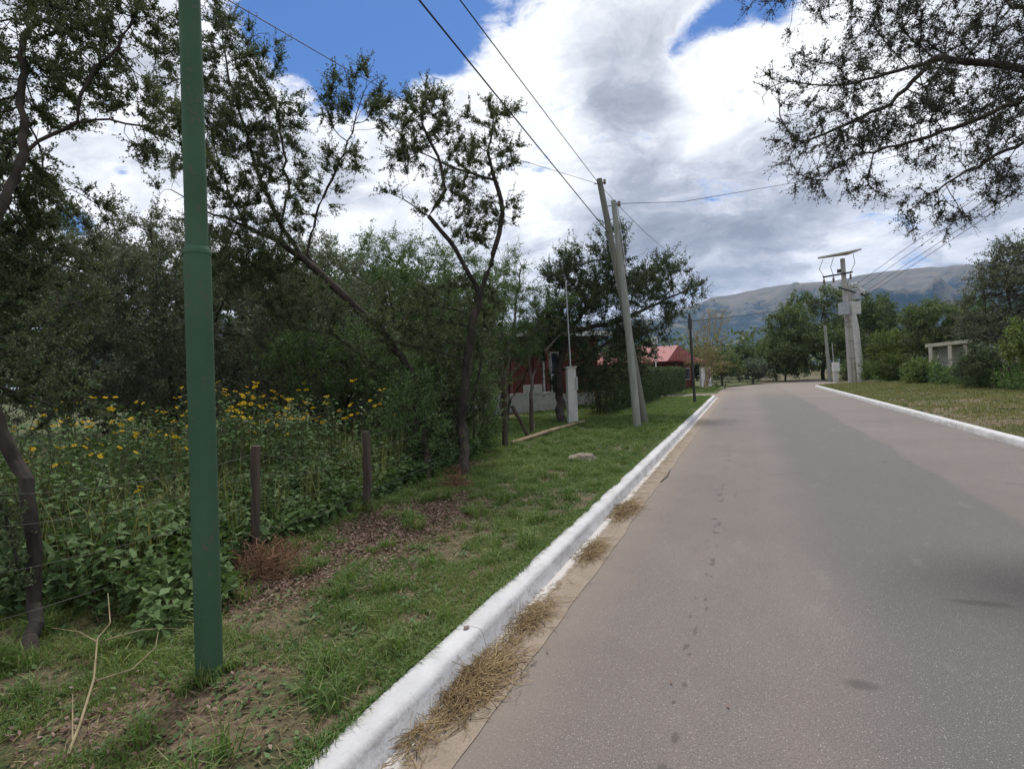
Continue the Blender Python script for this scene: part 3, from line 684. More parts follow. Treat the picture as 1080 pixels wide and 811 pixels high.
    bush(-60, 470, 8, [blob(-60, 260, 8, 70, 90, 1), blob(-20, 300, 8.2, 60, 60, 1), blob(-90, 350, 8, 80, 80, 1)], 'thorn', 'leafy thorn tree cut off by the left edge', 36, 600)
    # far belt closing the gaps low down
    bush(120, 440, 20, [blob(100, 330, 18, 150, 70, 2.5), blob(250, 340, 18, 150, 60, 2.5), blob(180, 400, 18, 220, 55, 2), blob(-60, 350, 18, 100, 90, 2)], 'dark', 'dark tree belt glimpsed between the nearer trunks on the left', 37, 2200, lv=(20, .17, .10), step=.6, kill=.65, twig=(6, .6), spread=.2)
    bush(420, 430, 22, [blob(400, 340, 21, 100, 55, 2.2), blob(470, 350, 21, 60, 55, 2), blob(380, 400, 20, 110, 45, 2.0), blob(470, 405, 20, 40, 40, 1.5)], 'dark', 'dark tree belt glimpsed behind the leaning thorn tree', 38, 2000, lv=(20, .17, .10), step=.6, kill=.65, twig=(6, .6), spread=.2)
    # 5 tree behind the twin poles
    b = onG(592, 446)
    tree('garden_tree', 'spreading dark green tree behind the twin wooden poles, overhanging the hedge', 'tree', b,
         [[tuple(b), *line((590, 420, 19), (588, 390, 19), (600, 350, 19), (630, 310, 19.3), (660, 280, 19.5))],
          line((590, 420, 19), (577, 390, 19), (568, 350, 19)), line((600, 350, 19), (650, 340, 19.5), (690, 322, 20), (725, 305, 20)), line((588, 395, 19), (625, 370, 19.4), (665, 350, 19.8))],
         [blob(640, 268, 19.4, 26, 22, 1.0), blob(605, 290, 19.2, 34, 32, 1.2), blob(660, 300, 19.6, 44, 34, 1.4, 1.2), blob(700, 292, 20, 36, 24, 1.1), blob(730, 300, 20, 16, 22, .7), blob(620, 330, 19.2, 52, 36, 1.4, 1.2), blob(672, 338, 19.8, 40, 36, 1.4, 1.1),
          blob(700, 325, 20, 24, 16, .8), blob(640, 375, 19.4, 46, 30, 1.2), blob(590, 340, 19, 24, 30, 1.0, .8), blob(648, 242, 19.5, 14, 10, .5), blob(685, 262, 19.9, 10, 10, .4, .6), blob(655, 385, 19.6, 28, 18, .8, 1.1), blob(672, 368, 19.8, 18, 18, .8, 1.2), blob(625, 395, 19.2, 28, 20, .8, 1)],
         .14, 'dark', 'bark', n=3400, step=.25, kill=.32, seed=41, rtip=.0045, twig=(8, .48), lv=(22, .060, .034), spread=.035, thr=.02, jit=.6, clump=(1.0, -.12), wander=.35)
    # small bare-stemmed trees by the gate
    b = onG(562, 452)
    tree('sapling', 'slim pale forked sapling in front of the brick house, beside the leaning brace', 'tree', b,
         [[tuple(b), *line((560, 425, 18), (561, 400, 18), (570, 375, 18), (580, 365, 18), (592, 352, 18))], line((561, 400, 18), (558, 378, 18), (552, 350, 18))],
         [blob(585, 345, 18, 26, 14, .7), blob(552, 340, 18, 20, 14, .7)], .07, 'green', 'bark_grey', n=160, step=.2, kill=.28, seed=44, rtip=.006, twig=(3, .25), lv=(6, .06, .03), thr=.02)
near_trees()
def understory():
    D = dict(step=.2, kill=.26, twig=(6, .36), lv=(20, .038, .022), spread=.03, jit=.7, rtip=.004, thr=.02)
    for px, py, Z, bl, lf, lab, sd, n in (
        (436, 512, 9.0, [blob(436, 450, 9.0, 34, 34, .5), blob(412, 470, 9.0, 30, 26, .4), blob(456, 470, 9.1, 24, 26, .4), blob(440, 415, 9.1, 30, 26, .5)], 'green', 'leafy shrub at the fence line hiding the foot of the slanting limb', 86, 900),
        (500, 490, 11.4, [blob(508, 455, 11.4, 16, 20, .4), blob(515, 425, 11.4, 14, 24, .4), blob(500, 395, 11.4, 14, 24, .4)], 'green', 'small leafy shrub right of the leaning thorn tree foot', 87, 420),
        (512, 478, 12.5, [blob(512, 440, 12.5, 16, 28, .5), blob(500, 400, 12.5, 18, 30, .5), blob(520, 390, 12.8, 14, 24, .5)], 'dark', 'dark shrub crowding the gap between the leaning thorn tree and the gate post', 81, 520),
        (425, 505, 10.5, [blob(425, 430, 10.5, 34, 44, .6), blob(400, 400, 10.5, 26, 34, .6), blob(452, 400, 10.6, 26, 40, .6), blob(430, 470, 10.2, 40, 26, .5)], 'green', 'dense green thorn shrub left of the leaning thorn tree trunk', 82, 1100),
        (470, 490, 10.6, [blob(470, 380, 10.6, 28, 44, .6), blob(480, 440, 10.4, 24, 34, .5), blob(500, 350, 10.8, 22, 34, .5)], 'thorn', 'tall leafy shrub wrapped round the leaning thorn tree trunk', 83, 900),
        (345, 490, 11, [blob(350, 400, 11, 50, 40, .8), blob(320, 380, 11, 40, 40, .8), blob(385, 370, 11, 36, 40, .8)], 'green', 'shadowy shrub behind the flowers, between the green pole and the middle', 84, 1200),
        (535, 425, 20, [blob(540, 365, 20, 36, 22, 1), blob(570, 355, 20, 34, 18, 1), blob(520, 380, 20, 20, 24, .8)], 'dark', 'dark drooping shade tree directly in front of the brick house wall', 85, 900)):
        b = P(px, py, Z); b.z = ghs(b.x, b.y)-.05; top = Vector(bl[0][0])
        tree('shrub', lab, 'shrub', b, [[tuple(b), tuple(b.lerp(top, .5)), tuple(top)]]+[[tuple(b.lerp(top, .2)), tuple(b.lerp(Vector(q[0]), .6)), q[0]] for q in bl[1:]], bl, .045, lf, 'bark', n=n, seed=sd, **D)
understory()

def right_overhang():
    b = Vector(P(1265, 640, 6.4)); b.z = ghs(b.x, b.y)-.03
    lim = None
    tree('thorn_tree', 'overhanging dark thorny branches with tiny leaves reaching in from the top right', 'tree', b,
         [[tuple(b), *line((1268, 480, 6.4), (1262, 300, 6.4), (1240, 180, 6.4), (1190, 95, 6.3), (1130, 72, 6.3), (1080, 74, 6.3), (1030, 66, 6.3), (985, 62, 6.3), (935, 78, 6.3), (890, 90, 6.3))],
          line((1190, 95, 6.3), (1120, 30, 6.5), (1040, -10, 6.6), (950, -30, 6.8), (860, -25, 7.0), (810, -12, 7.0)), line((1130, 72, 6.3), (1070, 110, 6.2), (1020, 130, 6.2), (960, 150, 6.2), (900, 165, 6.2)),
          line((1240, 180, 6.4), (1150, 150, 6.2), (1080, 150, 6.1), (1020, 180, 6.1), (980, 205, 6.1)), line((1262, 300, 6.4), (1330, 160, 6.6), (1400, 40, 7)), line((985, 62, 6.3), (940, 110, 6.3), (900, 128, 6.3), (850, 150, 6.3))],
         [blob(1040, 30, 6.5, 60, 40, .7, 1), blob(1060, 90, 6.3, 40, 40, .6, 1.1), blob(990, 40, 6.4, 50, 34, .6, 1), blob(930, 20, 6.7, 50, 26, .6, .7), blob(865, 6, 7.0, 40, 12, .5, .5), blob(815, -12, 7, 40, 14, .5, .6), blob(900, 85, 6.3, 60, 28, .5, 1),
          blob(850, 70, 6.4, 30, 16, .3, .7), blob(812, 92, 6.4, 16, 20, .3, .9), blob(830, 130, 6.3, 20, 26, .3, .8), blob(880, 150, 6.3, 55, 35, .5, 1.1), blob(960, 120, 6.2, 60, 50, .6, 1.2), blob(1030, 150, 6.2, 50, 40, .5, 1.2), blob(1060, 190, 6.1, 24, 30, .4, .9),
          blob(860, 190, 6.2, 34, 16, .3, .6), blob(985, 205, 6.1, 40, 22, .4, .9), blob(960, 235, 6.1, 22, 12, .2, .5), blob(1010, 230, 6.1, 24, 14, .3, .6), blob(920, 195, 6.2, 30, 18, .3, .7), blob(1180, 60, 6.5, 120, 110, 1.0, .8), blob(1330, 60, 6.8, 120, 140, 1.2, .5)],
         .095, 'hang', 'bark', n=4200, step=.11, kill=.12, seed=52, rtip=.0030, twig=(9, .18), lv=(10, .023, .013), spread=.012, thr=.011, jit=.55, clump=(3.0, -.10), trop=(-.22, 0, -.16), wander=.16, droop=.3)
right_overhang()

# ------------------------------------------------------------------ far trees
def ball_tree(name, label, px, py, Z, blobs, leaf, seed, n=420, bark='bark', rroot=.16, ls=.16, cat='tree', group=None, step=.7, kill=.8, tw=.7, nl=14, thr=.07, droop=0., spread=.22):
    rroot = rroot*.6; b = P(px, py, Z); b.z = ghs(b.x, b.y)-.05; top = Vector(blobs[0][0])
    lm = [[tuple(b.lerp(top, .25)), tuple(b.lerp(Vector(bb[0]), .7)), bb[0]] for bb in blobs[1:4]]
    return tree(name, label, cat, b, [[tuple(b), tuple(b.lerp(top, .5)), tuple(top)], *lm], blobs, rroot, leaf, bark, n=int(n*1.9), step=step*.85, kill=kill*.8, seed=seed, rtip=.010, twig=(5, tw), lv=(nl+4, ls*1.15, ls*.75), spread=spread, thr=thr, group=group, droop=droop, clump=(.5*44/Z, -.16), jit=.7)
def far_trees():
    g = 'trees beyond the road'
    ball_tree('broadleaf_tree', 'big dark green tree directly behind the concrete transformer poles', 868, 397, 58, [blob(868, 330, 58, 42, 26, 3), blob(840, 350, 57, 32, 30, 3), blob(905, 340, 58, 32, 34, 3), blob(865, 370, 56, 55, 26, 3), blob(880, 315, 58, 24, 14, 2)], 'far_thorn', 61, 1100, group=g, rroot=.3)
    ball_tree('broadleaf_tree', 'dark tree right of the transformer poles, rising behind the light green bush', 920, 397, 60, [blob(918, 335, 60, 26, 26, 3), blob(935, 360, 60, 22, 26, 3), blob(905, 365, 60, 20, 26, 2)], 'far_dark', 62, 500, group=g, rroot=.25)
    ball_tree('thorn_tree', 'small dark tree at the head of the road, left of the big tree', 828, 399, 62, [blob(832, 368, 62, 20, 18, 2.5), blob(812, 376, 62, 18, 16, 2.4), blob(822, 388, 61, 28, 12, 2)], 'far_thorn', 63, 460, group=g)
    ball_tree('shrub', 'rounded grey-green shrub at the left of the road head', 794, 403, 55, [blob(794, 388, 55, 18, 9, 1.6), blob(785, 394, 55, 14, 7, 1.2), blob(804, 393, 55, 12, 8, 1.2)], 'grey', 64, 240, group=g, rroot=.08, cat='shrub', step=.4, kill=.5, tw=.4, ls=.10, spread=.12)
    ball_tree('thorn_tree', 'low dark green tree behind the rounded grey shrub', 780, 402, 66, [blob(780, 374, 66, 22, 10, 2.4), blob(760, 384, 65, 20, 14, 2.4), blob(800, 378, 66, 16, 12, 2.0)], 'far_dark', 65, 480, group=g)
    ball_tree('shrub', 'low bright green shrub at the foot of the yellowing tree', 764, 409, 44, [blob(766, 400, 44, 14, 7, 1), blob(752, 403, 44, 10, 6, .8)], 'green', 66, 160, group=g, rroot=.05, cat='shrub', step=.3, kill=.4, tw=.3, ls=.08, spread=.1)
    ball_tree('thorn_tree', 'green tree beyond the yellowing tree, above the red roof end', 762, 404, 52, [blob(760, 378, 52, 16, 12, 1.6), blob(772, 388, 52, 14, 12, 1.5)], 'far_thorn', 67, 260, group=g)
    ball_tree('shrub', 'large light green rounded bush on the right verge beside the transformer poles', 945, 400, 42, [blob(945, 368, 42, 30, 20, 2), blob(925, 378, 42, 20, 18, 1.6), blob(968, 380, 42, 22, 20, 1.8), blob(945, 390, 41, 38, 12, 1.6)], 'lime', 68, 800, group=g, rroot=.1, cat='shrub', step=.45, kill=.5, tw=.45, ls=.10, spread=.15)
    ball_tree('thorn_tree', 'flat-topped tree above the cream-roofed shelter on the right', 988, 402, 38, [blob(985, 338, 38, 34, 20, 2), blob(960, 345, 38, 16, 22, 1.5), blob(1010, 345, 38, 24, 26, 1.8), blob(970, 365, 39, 16, 16, 1)], 'far_thorn', 69, 800, group=g, step=.5, kill=.55, tw=.5, ls=.11, spread=.16)
    ball_tree('thorn_tree', 'large olive green thorn tree at the right edge, overtopping the others', 1070, 410, 27, [blob(1062, 300, 27, 40, 36, 1.8), blob(1095, 290, 27, 40, 40, 2), blob(1040, 335, 27, 28, 34, 1.4), blob(1080, 350, 26.5, 42, 44, 1.8), blob(1030, 375, 27, 22, 30, 1.2), blob(1065, 262, 27, 18, 10, .8)], 'thorn_grey', 70, 1200, group=g, step=.4, kill=.46, tw=.7, ls=.07, nl=18, spread=.06, rroot=.2, droop=.3)
    ball_tree('thorn_tree', 'yellow-green tree cut off by the right edge, in front of the large thorn tree', 1085, 412, 22, [blob(1080, 375, 22, 22, 30, 1.0), blob(1110, 360, 22, 40, 40, 1.2)], 'lime', 71, 500, group=g, step=.35, kill=.38, tw=.35, ls=.07, spread=.1, rroot=.08)
    ball_tree('shrub', 'dark leafy shrub below the large thorn tree, beside the leaning posts', 1035, 408, 26, [blob(1028, 385, 26, 22, 20, 1.0), blob(1050, 392, 26, 20, 14, .9)], 'far_dark', 72, 360, group=g, cat='shrub', step=.35, kill=.38, tw=.35, ls=.07, spread=.1, rroot=.06)
    ball_tree('broadleaf_tree', 'dark tree mass at the far end, filling the skyline between the hedge and the shrubs', 735, 402, 80, [blob(735, 385, 80, 30, 10, 4), blob(700, 385, 80, 40, 14, 4), blob(770, 386, 80, 30, 9, 4)], 'far_dark', 73, 400, group=g, ls=.25, tw=1)
    for px, py, Z, rx, ry, lf, lab, sd in ((1000, 408, 31, 16, 12, 'green', 'low fresh green shrub just left of the cream-roofed shelter posts', 91), (975, 406, 34, 16, 12, 'lime', 'small yellow-green shrub between the light green bush and the shelter', 92), (903, 401, 50, 12, 12, 'far_thorn', 'small dark green shrub right behind the transformer pole feet', 93), (1022, 348, 38, 20, 16, 'green', 'green tree crown hanging over the right part of the shelter', 94)):
        ball_tree('shrub', lab, px, 408, Z, [blob(px, py-ry, Z, rx, ry, 1.2), blob(px-8, py-ry*.7, Z, rx*.7, ry*.7, .9), blob(px+9, py-ry*.8, Z, rx*.7, ry*.8, .9)], lf, sd, 200, group=g, rroot=.06, cat='shrub', step=.4, kill=.45, tw=.4, ls=.09, spread=.12)
    ball_tree('shrub', 'dark bushy shrub rising above the hedge just left of the red roof', 655, 410, 25, [blob(655, 378, 25, 22, 18, 1.0), blob(640, 388, 25, 16, 14, .8), blob(672, 384, 25, 13, 13, .7)], 'far_dark', 95, 420, group=g, rroot=.06, cat='shrub', step=.35, kill=.36, tw=.35, ls=.07, spread=.09)
    # yellowing upright tree
    b = P(745, 409, 44); b.z = ghs(b.x, b.y)-.05
    st = []
    rg = random.Random(5)
    for i in range(11):
        x = 745+rg.uniform(-26, 22); y = rg.uniform(322, 372); zz = 44+rg.uniform(-.8, .8)
        st.append([tuple(b.lerp(P(745, 385, 44), rg.random())), *line((745+(x-745)*.6, (395+y)/2, zz), (x, y, zz))])
    tree('poplar', 'half bare yellowing tree of many upright stems beside the red-roofed house', 'tree', b, [[tuple(b), *line((745, 385, 44), (746, 340, 44))], *st],
         [blob(748, 350, 44, 20, 26, 1.3), blob(735, 375, 44, 18, 18, 1), blob(762, 335, 44, 12, 14, .8), blob(755, 385, 44, 22, 12, 1)], .14, 'yellow', 'bark_pale', n=420, step=.4, kill=.4, seed=77, rtip=.012, twig=(3, .4), lv=(4, .09, .045), spread=.1, thr=.05, trop=(0, 0, .3))
    # mass far beyond, at the foot of the mountains
    rng = np.random.default_rng(9); n = 60000
    x = rng.uniform(-160, 330, n); y = rng.uniform(85, 190, n); hh = 3.5+5*fbm(x/9, y/9, 4)
    z = rng.random(n)**.6*hh
    c = np.stack([x, y, gh(x, y)+z], 1); d = unit(rng.normal(size=(n, 3)))
    v, f = leaf_quads(c, d, .9*(.5+rng.random(n)), .5, rng)
    tag(mesh_obj('distant_woodland', v, f, M['thorn']), 'dark green woodland massed along the foot of the mountains', 'woodland', kind='stuff')
far_trees()

# ------------------------------------------------------------------ hedge, houses, gate and masts
def hedge():
    a = onG(640, 437); b_ = onG(722, 414)
    a = Vector((a.x, a.y, 0)); b_ = Vector((b_.x, b_.y, 0)); L = (b_-a).length; u = (b_-a)/L; w = Vector((-u.y, u.x, 0))
    if w.x > 0: w = -w
    rng = np.random.default_rng(4); n = 42000
    s = rng.random(n)*L; side = rng.integers(0, 3, n); dep = .9; H = 1.5
    t = np.where(side == 0, rng.normal(0, .03, n), np.where(side == 1, rng.random(n)*dep, rng.random(n)*dep)); z = np.where(side == 0, rng.random(n)*H, np.where(side == 1, H+rng.normal(0, .04, n), rng.random(n)*H))
    bump_ = (fbm(s*1.5, z*1.5, 6)-.5)*.25; t = t+np.where(side == 0, bump_, 0); z = z+np.where(side == 1, (fbm(s*1.2, t*2, 7)-.5)*.15, 0)
    g = ghs(a.x, a.y)
    c = np.array(a)[None]+np.array(u)[None]*s[:, None]+np.array(w)[None]*t[:, None]; c[:, 2] = g+z
    v, f = leaf_quads(c, unit(rng.normal(size=(n, 3))), .09*(.6+.8*rng.random(n)), .05, rng)
    root = empty('hedge', (a.x, a.y, g), 'long clipped dark green hedge running from the twin poles towards the red-roofed house', 'hedge')
    mesh_obj('foliage', v, f, M['hedge'], root)
    mb = MB()
    rg = random.Random(2)
    for i in range(40):
        p = a+u*(L*(i+.5)/40)+w*(.45); q = Vector((p.x, p.y, g-.05))
        for k in range(2): mb.tube([q, q+Vector((rg.uniform(-.2, .2), rg.uniform(-.2, .2), .7)), q+Vector((rg.uniform(-.3, .3), rg.uniform(-.3, .3), 1.35))], [.02, .015, .006], 5)
    mb.build('trunk', M['bark'], root)
hedge()
def yaw(d): return Matrix.Rotation(d, 3, 'Z')
def house1():
    # brick house among the trees: long wall facing the road
    A = onG(505, 448); A = P(522, 440, 24.5); B = P(632, 430, 27)
    A.z = B.z = 0; u = (B-A).normalized(); L = (B-A).length; ang = math.atan2(u.y, u.x); Rm = yaw(ang); n = Rm @ Vector((0, 1, 0)); c = (A+B)/2+n*2.5
    g = ghs(c.x, c.y)-.05; root = empty('brick_house', (c.x, c.y, g), 'red brick house with white-framed window and pale low wall, half hidden by trees', 'house')
    def at(s, off, z): return A+u*s+n*off+Vector((0, 0, g+z))
    mb = MB(); mb.box(at(L/2, 2.5, 1.6), L, 5, 3.0, Rm); mb.build('wall', M['brick'], root)
    mb = MB(); mb.box(at(L/2, 2.5, .30), L+.08, 5.08, .6, Rm); mb.build('plinth', M['pale_concrete'], root)
    mb = MB(); mb.box(at(L/2, 2.0, 3.2), L+1.4, 6.6, .16, Rm); r = mb.build('roof', M['roof_red'], root)
    mb = MB(); mb.box(at(L/2, -1.31, 3.16), L+1.44, .05, .2, Rm); mb.build('gutter', M['white_paint'], r)
    # position of the window: where the photo shows it
    def s_at(px):
        d = ray(px, 400); # intersect vertical plane
        o = Vector((0, 0, CH)); tt = (A-o).dot(n)/d.dot(n); p = o+d*tt; return (p-A).dot(u)
    s0, s1 = s_at(573), s_at(589)
    mb = MB(); w = s1-s0; zc = 1.55; h = 1.75
    for (ss, ww, zz, hh) in ((s0, .09, zc, h), (s1, .09, zc, h), ((s0+s1)/2, .05, zc, h)): mb.box(at(ss, -.03, zz), ww, .08, hh, Rm)
    for zz in (zc-h/2, zc+h/2, zc-.1): mb.box(at((s0+s1)/2, -.036, zz), w+.09, .07, .07, Rm)
    wn = mb.build('window', M['white_paint'], root)
    mb = MB(); mb.box(at((s0+s1)/2, -.012, zc), w-.02, .03, h-.02, Rm); mb.build('pane', M['glass'], wn)
    mb = MB(); mb.box(at(s0+w*.3, -.032, zc+.35), w*.5, .006, h*.55, Rm); mb.build('curtain', M['curtain'], wn)
    for ss in (s0-.3, s1+.3):
        mb = MB(); mb.box(at(ss, -.035, zc), .4, .05, h, Rm)
        for k in range(12): mb.box(at(ss, -.066, zc-h/2+.1+k*.14), .34, .012, .05, Rm)
        mb.build('shutter', M['red_paint'], root)
    for px in (527, 562, 612):
        mb = MB(); q = at(s_at(px), -1.2, 1.55); mb.box(q, .13, .13, 3.1, Rm); mb.build('porch_post', M['red_paint'], root)
    # low pale wall in front
    a = P(520, 432, 21.5); b2 = P(585, 428, 23); a.z = b2.z = 0; uu = (b2-a).normalized(); RR = yaw(math.atan2(uu.y, uu.x)); c = (a+b2)/2; g2 = ghs(c.x, c.y)
    mb = MB(); mb.box((c.x, c.y, g2+.35), (b2-a).length, .15, .8, RR); mb.box((c.x+uu.x*.4, c.y+uu.y*.4, g2+.42+.45), .75, .19, .35, RR)
    o = mb.build('garden_wall', M['pale_concrete']); tag(o, 'low pale rendered garden wall in front of the brick house', 'wall')
house1()
def house2():
    e1 = P(676, 391, 44); e2 = P(741, 391, 50); zE = 2.35
    a = Vector((e1.x, e1.y, 0)); b = Vector((e2.x, e2.y, 0)); u = (b-a).normalized(); Rm = yaw(math.atan2(u.y, u.x)); n = Rm @ Vector((0, 1, 0)); L = (b-a).length
    g = ghs(a.x, a.y)-.1; c = (a+b)/2+n*4; root = empty('red_roofed_house', (c.x, c.y, g), 'low house with a wide red hipped roof beyond the end of the hedge', 'house')
    def at(s, o, z): return a+u*s+n*o+Vector((0, 0, g+z))
    mb = MB(); mb.box(at(L/2, 4, 1.15), L-1.4, 7, 2.3, Rm); w = mb.build('wall', M['brick'], root)
    H = 1.55; W8 = 8
    vs = [at(-.3, -.3, zE), at(L+.3, -.3, zE), at(L+.3, W8, zE), at(-.3, W8, zE), at(3.2, W8/2, zE+H), at(L-3.2, W8/2, zE+H)]
    vs += [v-Vector((0, 0, .12)) for v in vs[:4]]
    mb = MB(); mb.add(vs, [(0, 1, 5, 4), (1, 2, 5), (2, 3, 4, 5), (3, 0, 4), (0, 6, 7, 1), (1, 7, 8, 2), (2, 8, 9, 3), (3, 9, 6, 0), (6, 9, 8, 7)]); rf = mb.build('roof', M['roof_red'], root)
    # nearer cross wing gable
    ga = at(L*.25, -.3, zE); 
    vs = [at(L*.12, -1.6, zE), at(L*.62, -1.6, zE), at(L*.37, -1.2, zE+H*.78), at(L*.37, 3.2, zE+H*.8), at(L*.12, 1, zE), at(L*.62, 1, zE)]
    mb = MB(); mb.add(vs, [(0, 1, 2), (0, 2, 3, 4), (1, 5, 3, 2)]); mb.build('gable', M['roof_red'], rf)
    for s in (L*.2, L*.42, L*.62, L*.8):
        mb = MB()
        mb.box(at(s, .46, 1.3), 1.0, .06, 1.0, Rm); f = mb.build('window', M['white_paint'], root)
        mb = MB(); mb.box(at(s, .425, 1.3), .84, .04, .84, Rm); mb.build('pane', M['glass'], f)
    for s in (.4, L*.3, L*.62, L-.3):
        mb = MB(); mb.box(at(s, -.15 if s != L*.3 else -1.3, 1.15), .16, .16, 2.3, Rm); mb.build('porch_post', M['post'], root)
    mb = MB(); mb.box(at(L*.93, -.6, .9), 1.6, .15, 1.8, Rm); tag(mb.build('side_wall', M['white_paint'], root))
house2()
def shelter():
    a = P(978, 372, 36); b = P(1028, 360, 34.5); g = ghs(b.x, b.y)
    a.z = b.z = 0; u = (b-a).normalized(); Rm = yaw(math.atan2(u.y, u.x)); n = Rm @ Vector((0, 1, 0)); L = (b-a).length
    z = (P(1000, 362, 35.2).z)-g
    c = (a+b)/2+n*1.5; root = empty('roadside_shelter', (c.x, c.y, g), 'small cream-roofed shelter on pillars half buried in bushes on the right', 'shelter')
    mb = MB(); R2 = Rm @ Matrix.Rotation(R(-4), 3, 'Y'); mb.box(c+Vector((0, 0, g+z)), L+.2, 3, .2, R2); mb.build('roof', M['roof_white'], root)
    for s in (.15, L*.48, L*.8, L-.1):
        for o in (.1, 2.8):
            mb = MB(); q = a+u*s+n*o; mb.box((q.x, q.y, g+z/2-.08), .18, .18, z-.16, Rm); mb.build('pillar', M['roof_white'], root)
    mb = MB(); q = a+u*L*.55+n*2.85; mb.box((q.x, q.y, g+z/2-.1), L*.8, .12, z-.2, Rm); mb.build('back_wall', M['pale_concrete'], root)
shelter()

def gate_things():
    # concrete meter pillar and mast
    b = onG(604, 447); Z = 16.6; 
    zt = P(602, 388, (b-Vector((0, 0, CH))).dot(ray(540, CY).normalized())).z
    root = empty('meter_pillar', b, 'rough pale concrete meter pillar standing at the edge of the mown grass', 'pillar')
    dirx = (Vector((b.x, b.y, 0))).normalized(); Rm = yaw(math.atan2(dirx.y, dirx.x)-math.pi/2+.25)
    H = zt-b.z; mb = MB(); mb.box((b.x, b.y, b.z+H/2-.05), .28, .26, H+.1, Rm, .88); mb.build('pillar_body', M['pale_concrete'], root)
    mb = MB(); q = Rm @ Vector((.13, -.05, 0)); mb.box((b.x+q.x, b.y+q.y, b.z+H*.72), .06, .2, .38, Rm); bx_ = mb.build('meter_box', M['metal'], root)
    mb = MB(); mb.box((b.x, b.y, b.z+H+.018), .30, .28, .05, Rm); mb.build('cap', M['concrete'], root)
    mb = MB(); t = P(600, 290, 17); base = Vector((b.x, b.y, b.z+H+.03)); mb.tube([base, Vector((b.x-.04, b.y, base.z+(t.z-base.z)*.9))], [.022, .018], 8)
    mb.tube([base+Vector((-.04, 0, (t.z-base.z)*.9)), base+Vector((-.04, .06, (t.z-base.z)*.9+.12)), base+Vector((-.04, .2, (t.z-base.z)*.9+.08))], .018, 6)
    tag(mb.build('pipe_mast', M['metal'], root))
    # gate post with brace and ground board
    def post(px0, py0, px1, py1, r, name, label, cat, mat='post', sides=8, sink=.15, lean=0.):
        b = onG(px0, py0); Z = -(MC.inverted() @ b).z; t = P(px1, py1, Z)
        mb = MB(); rg = random.Random(int(px0*7+py0)); pts = []
        for k in range(6):
            p = (b-(t-b).normalized()*sink).lerp(t, k/5); pts.append(p+Vector((rg.uniform(-1, 1), rg.uniform(-1, 1), 0))*r*.18)
        mb.tube(pts, [r*rg.uniform(.86, 1.08) for _ in pts], sides); o = mb.build(name, M[mat])
        return tag(o, label, cat) if label else o
    post(533, 470, 532, 398, .075, 'gate_post', 'reddish-brown wooden gate post at the end of the wire fence', 'post')
    post(558, 462, 540, 428, .05, 'brace_post', 'slanting wooden brace leaning against the reddish-brown gate post', 'post')
    post(561, 456, 560, 420, .055, 'fence_post', 'dark thin post at the foot of the forked sapling', 'post')
    # low rail on the ground
    a = onG(540, 470); c = onG(616, 446)
    mb = MB(); a.z += .06; c.z += .05; mb.tube([a, a.lerp(c, .5)+Vector((0, 0, .02)), c], [.04, .045, .04], 6); tag(mb.build('ground_rail', M['board']), 'pale timber rail lying along the grass between the gate post and the concrete pillar', 'rail')
    # white rubble / stones
    fen = []
    for (px0, py0, px1, py1, r) in ((269, 590, 270, 470, .036), (388, 540, 386, 455, .045)):
        fen.append((onG(px0, py0), P(px1, py1, -(MC.inverted() @ onG(px0, py0)).z), r))
    # extend left, out of the frame
    d = (fen[0][0]-fen[1][0]); q = fen[0][0]+d*1.5; q.z = ghs(q.x, q.y); fen.insert(0, (q, q+Vector((0, 0, 1.15)), .05))
    root = empty('wire_fence', fen[1][0], 'sagging old wire fence on rough wooden posts in front of the yellow-flowered weeds', 'fence')
    for i, (b, t, r) in enumerate(fen):
        rg = random.Random(i); mb = MB(); pts = [b-Vector((0, 0, .15))]+[b.lerp(t, k/5)+Vector((rg.uniform(-1, 1), rg.uniform(-1, 1), 0))*r*.2 for k in range(6)]
        mb.tube(pts, [r*rg.uniform(.85, 1.1) for _ in pts], 8); mb.build('fence_post', M['post'], root)
    gp = onG(533, 470); fen.append((gp, gp+Vector((0, 0, 1.5)), .07))
    for k, fz in enumerate((.25, .5, .75, .93)):
        mb = MB(); pts = []
        for (b, t, r), (b2, t2, r2) in zip(fen[:-1], fen[1:]):
            p, q = b.lerp(t, fz), b2.lerp(t2, fz)
            for j in range(6): pts.append(p.lerp(q, j/6)-Vector((0, 0, .05*math.sin(math.pi*j/6)*(1+.5*k))))
        pts.append(fen[-1][0].lerp(fen[-1][1], fz)); mb.tube(pts, .0013, 4); mb.build('fence_wire', M['fence_wire'], root)
    # stone on the verge
    c = onG(615, 487); rng = np.random.default_rng(3)
    import bmesh
    bm = bmesh.new(); bmesh.ops.create_icosphere(bm, subdivisions=3, radius=1)
    for v in bm.verts:
        k = 1+.28*mnoise.noise(v.co*1.7)+.1*mnoise.noise(v.co*5); v.co = Vector((v.co.x*.25*k+c.x, v.co.y*.18*k+c.y, max(-.06, v.co.z*.12*k)+c.z+.03))
    me = bpy.data.meshes.new('stone'); bm.to_mesh(me); bm.free(); me.materials.append(M['stone']); o = bpy.data.objects.new('stone', me); C.objects.link(o)
    tag(o, 'flat brownish stone lying in the green verge short of the wooden poles', 'stone')
    c = onG(1074, 410); bm = bmesh.new(); bmesh.ops.create_icosphere(bm, subdivisions=3, radius=1)
    for v in bm.verts:
        k = 1+.25*mnoise.noise(v.co*1.5+Vector((4, 2, 1))); v.co = Vector((v.co.x*.42*k+c.x, v.co.y*.3*k+c.y, max(-.1, v.co.z*.26*k)+c.z+.08))
    me = bpy.data.meshes.new('stone'); bm.to_mesh(me); bm.free(); me.materials.append(M['stone']); o = bpy.data.objects.new('boulder', me); C.objects.link(o)
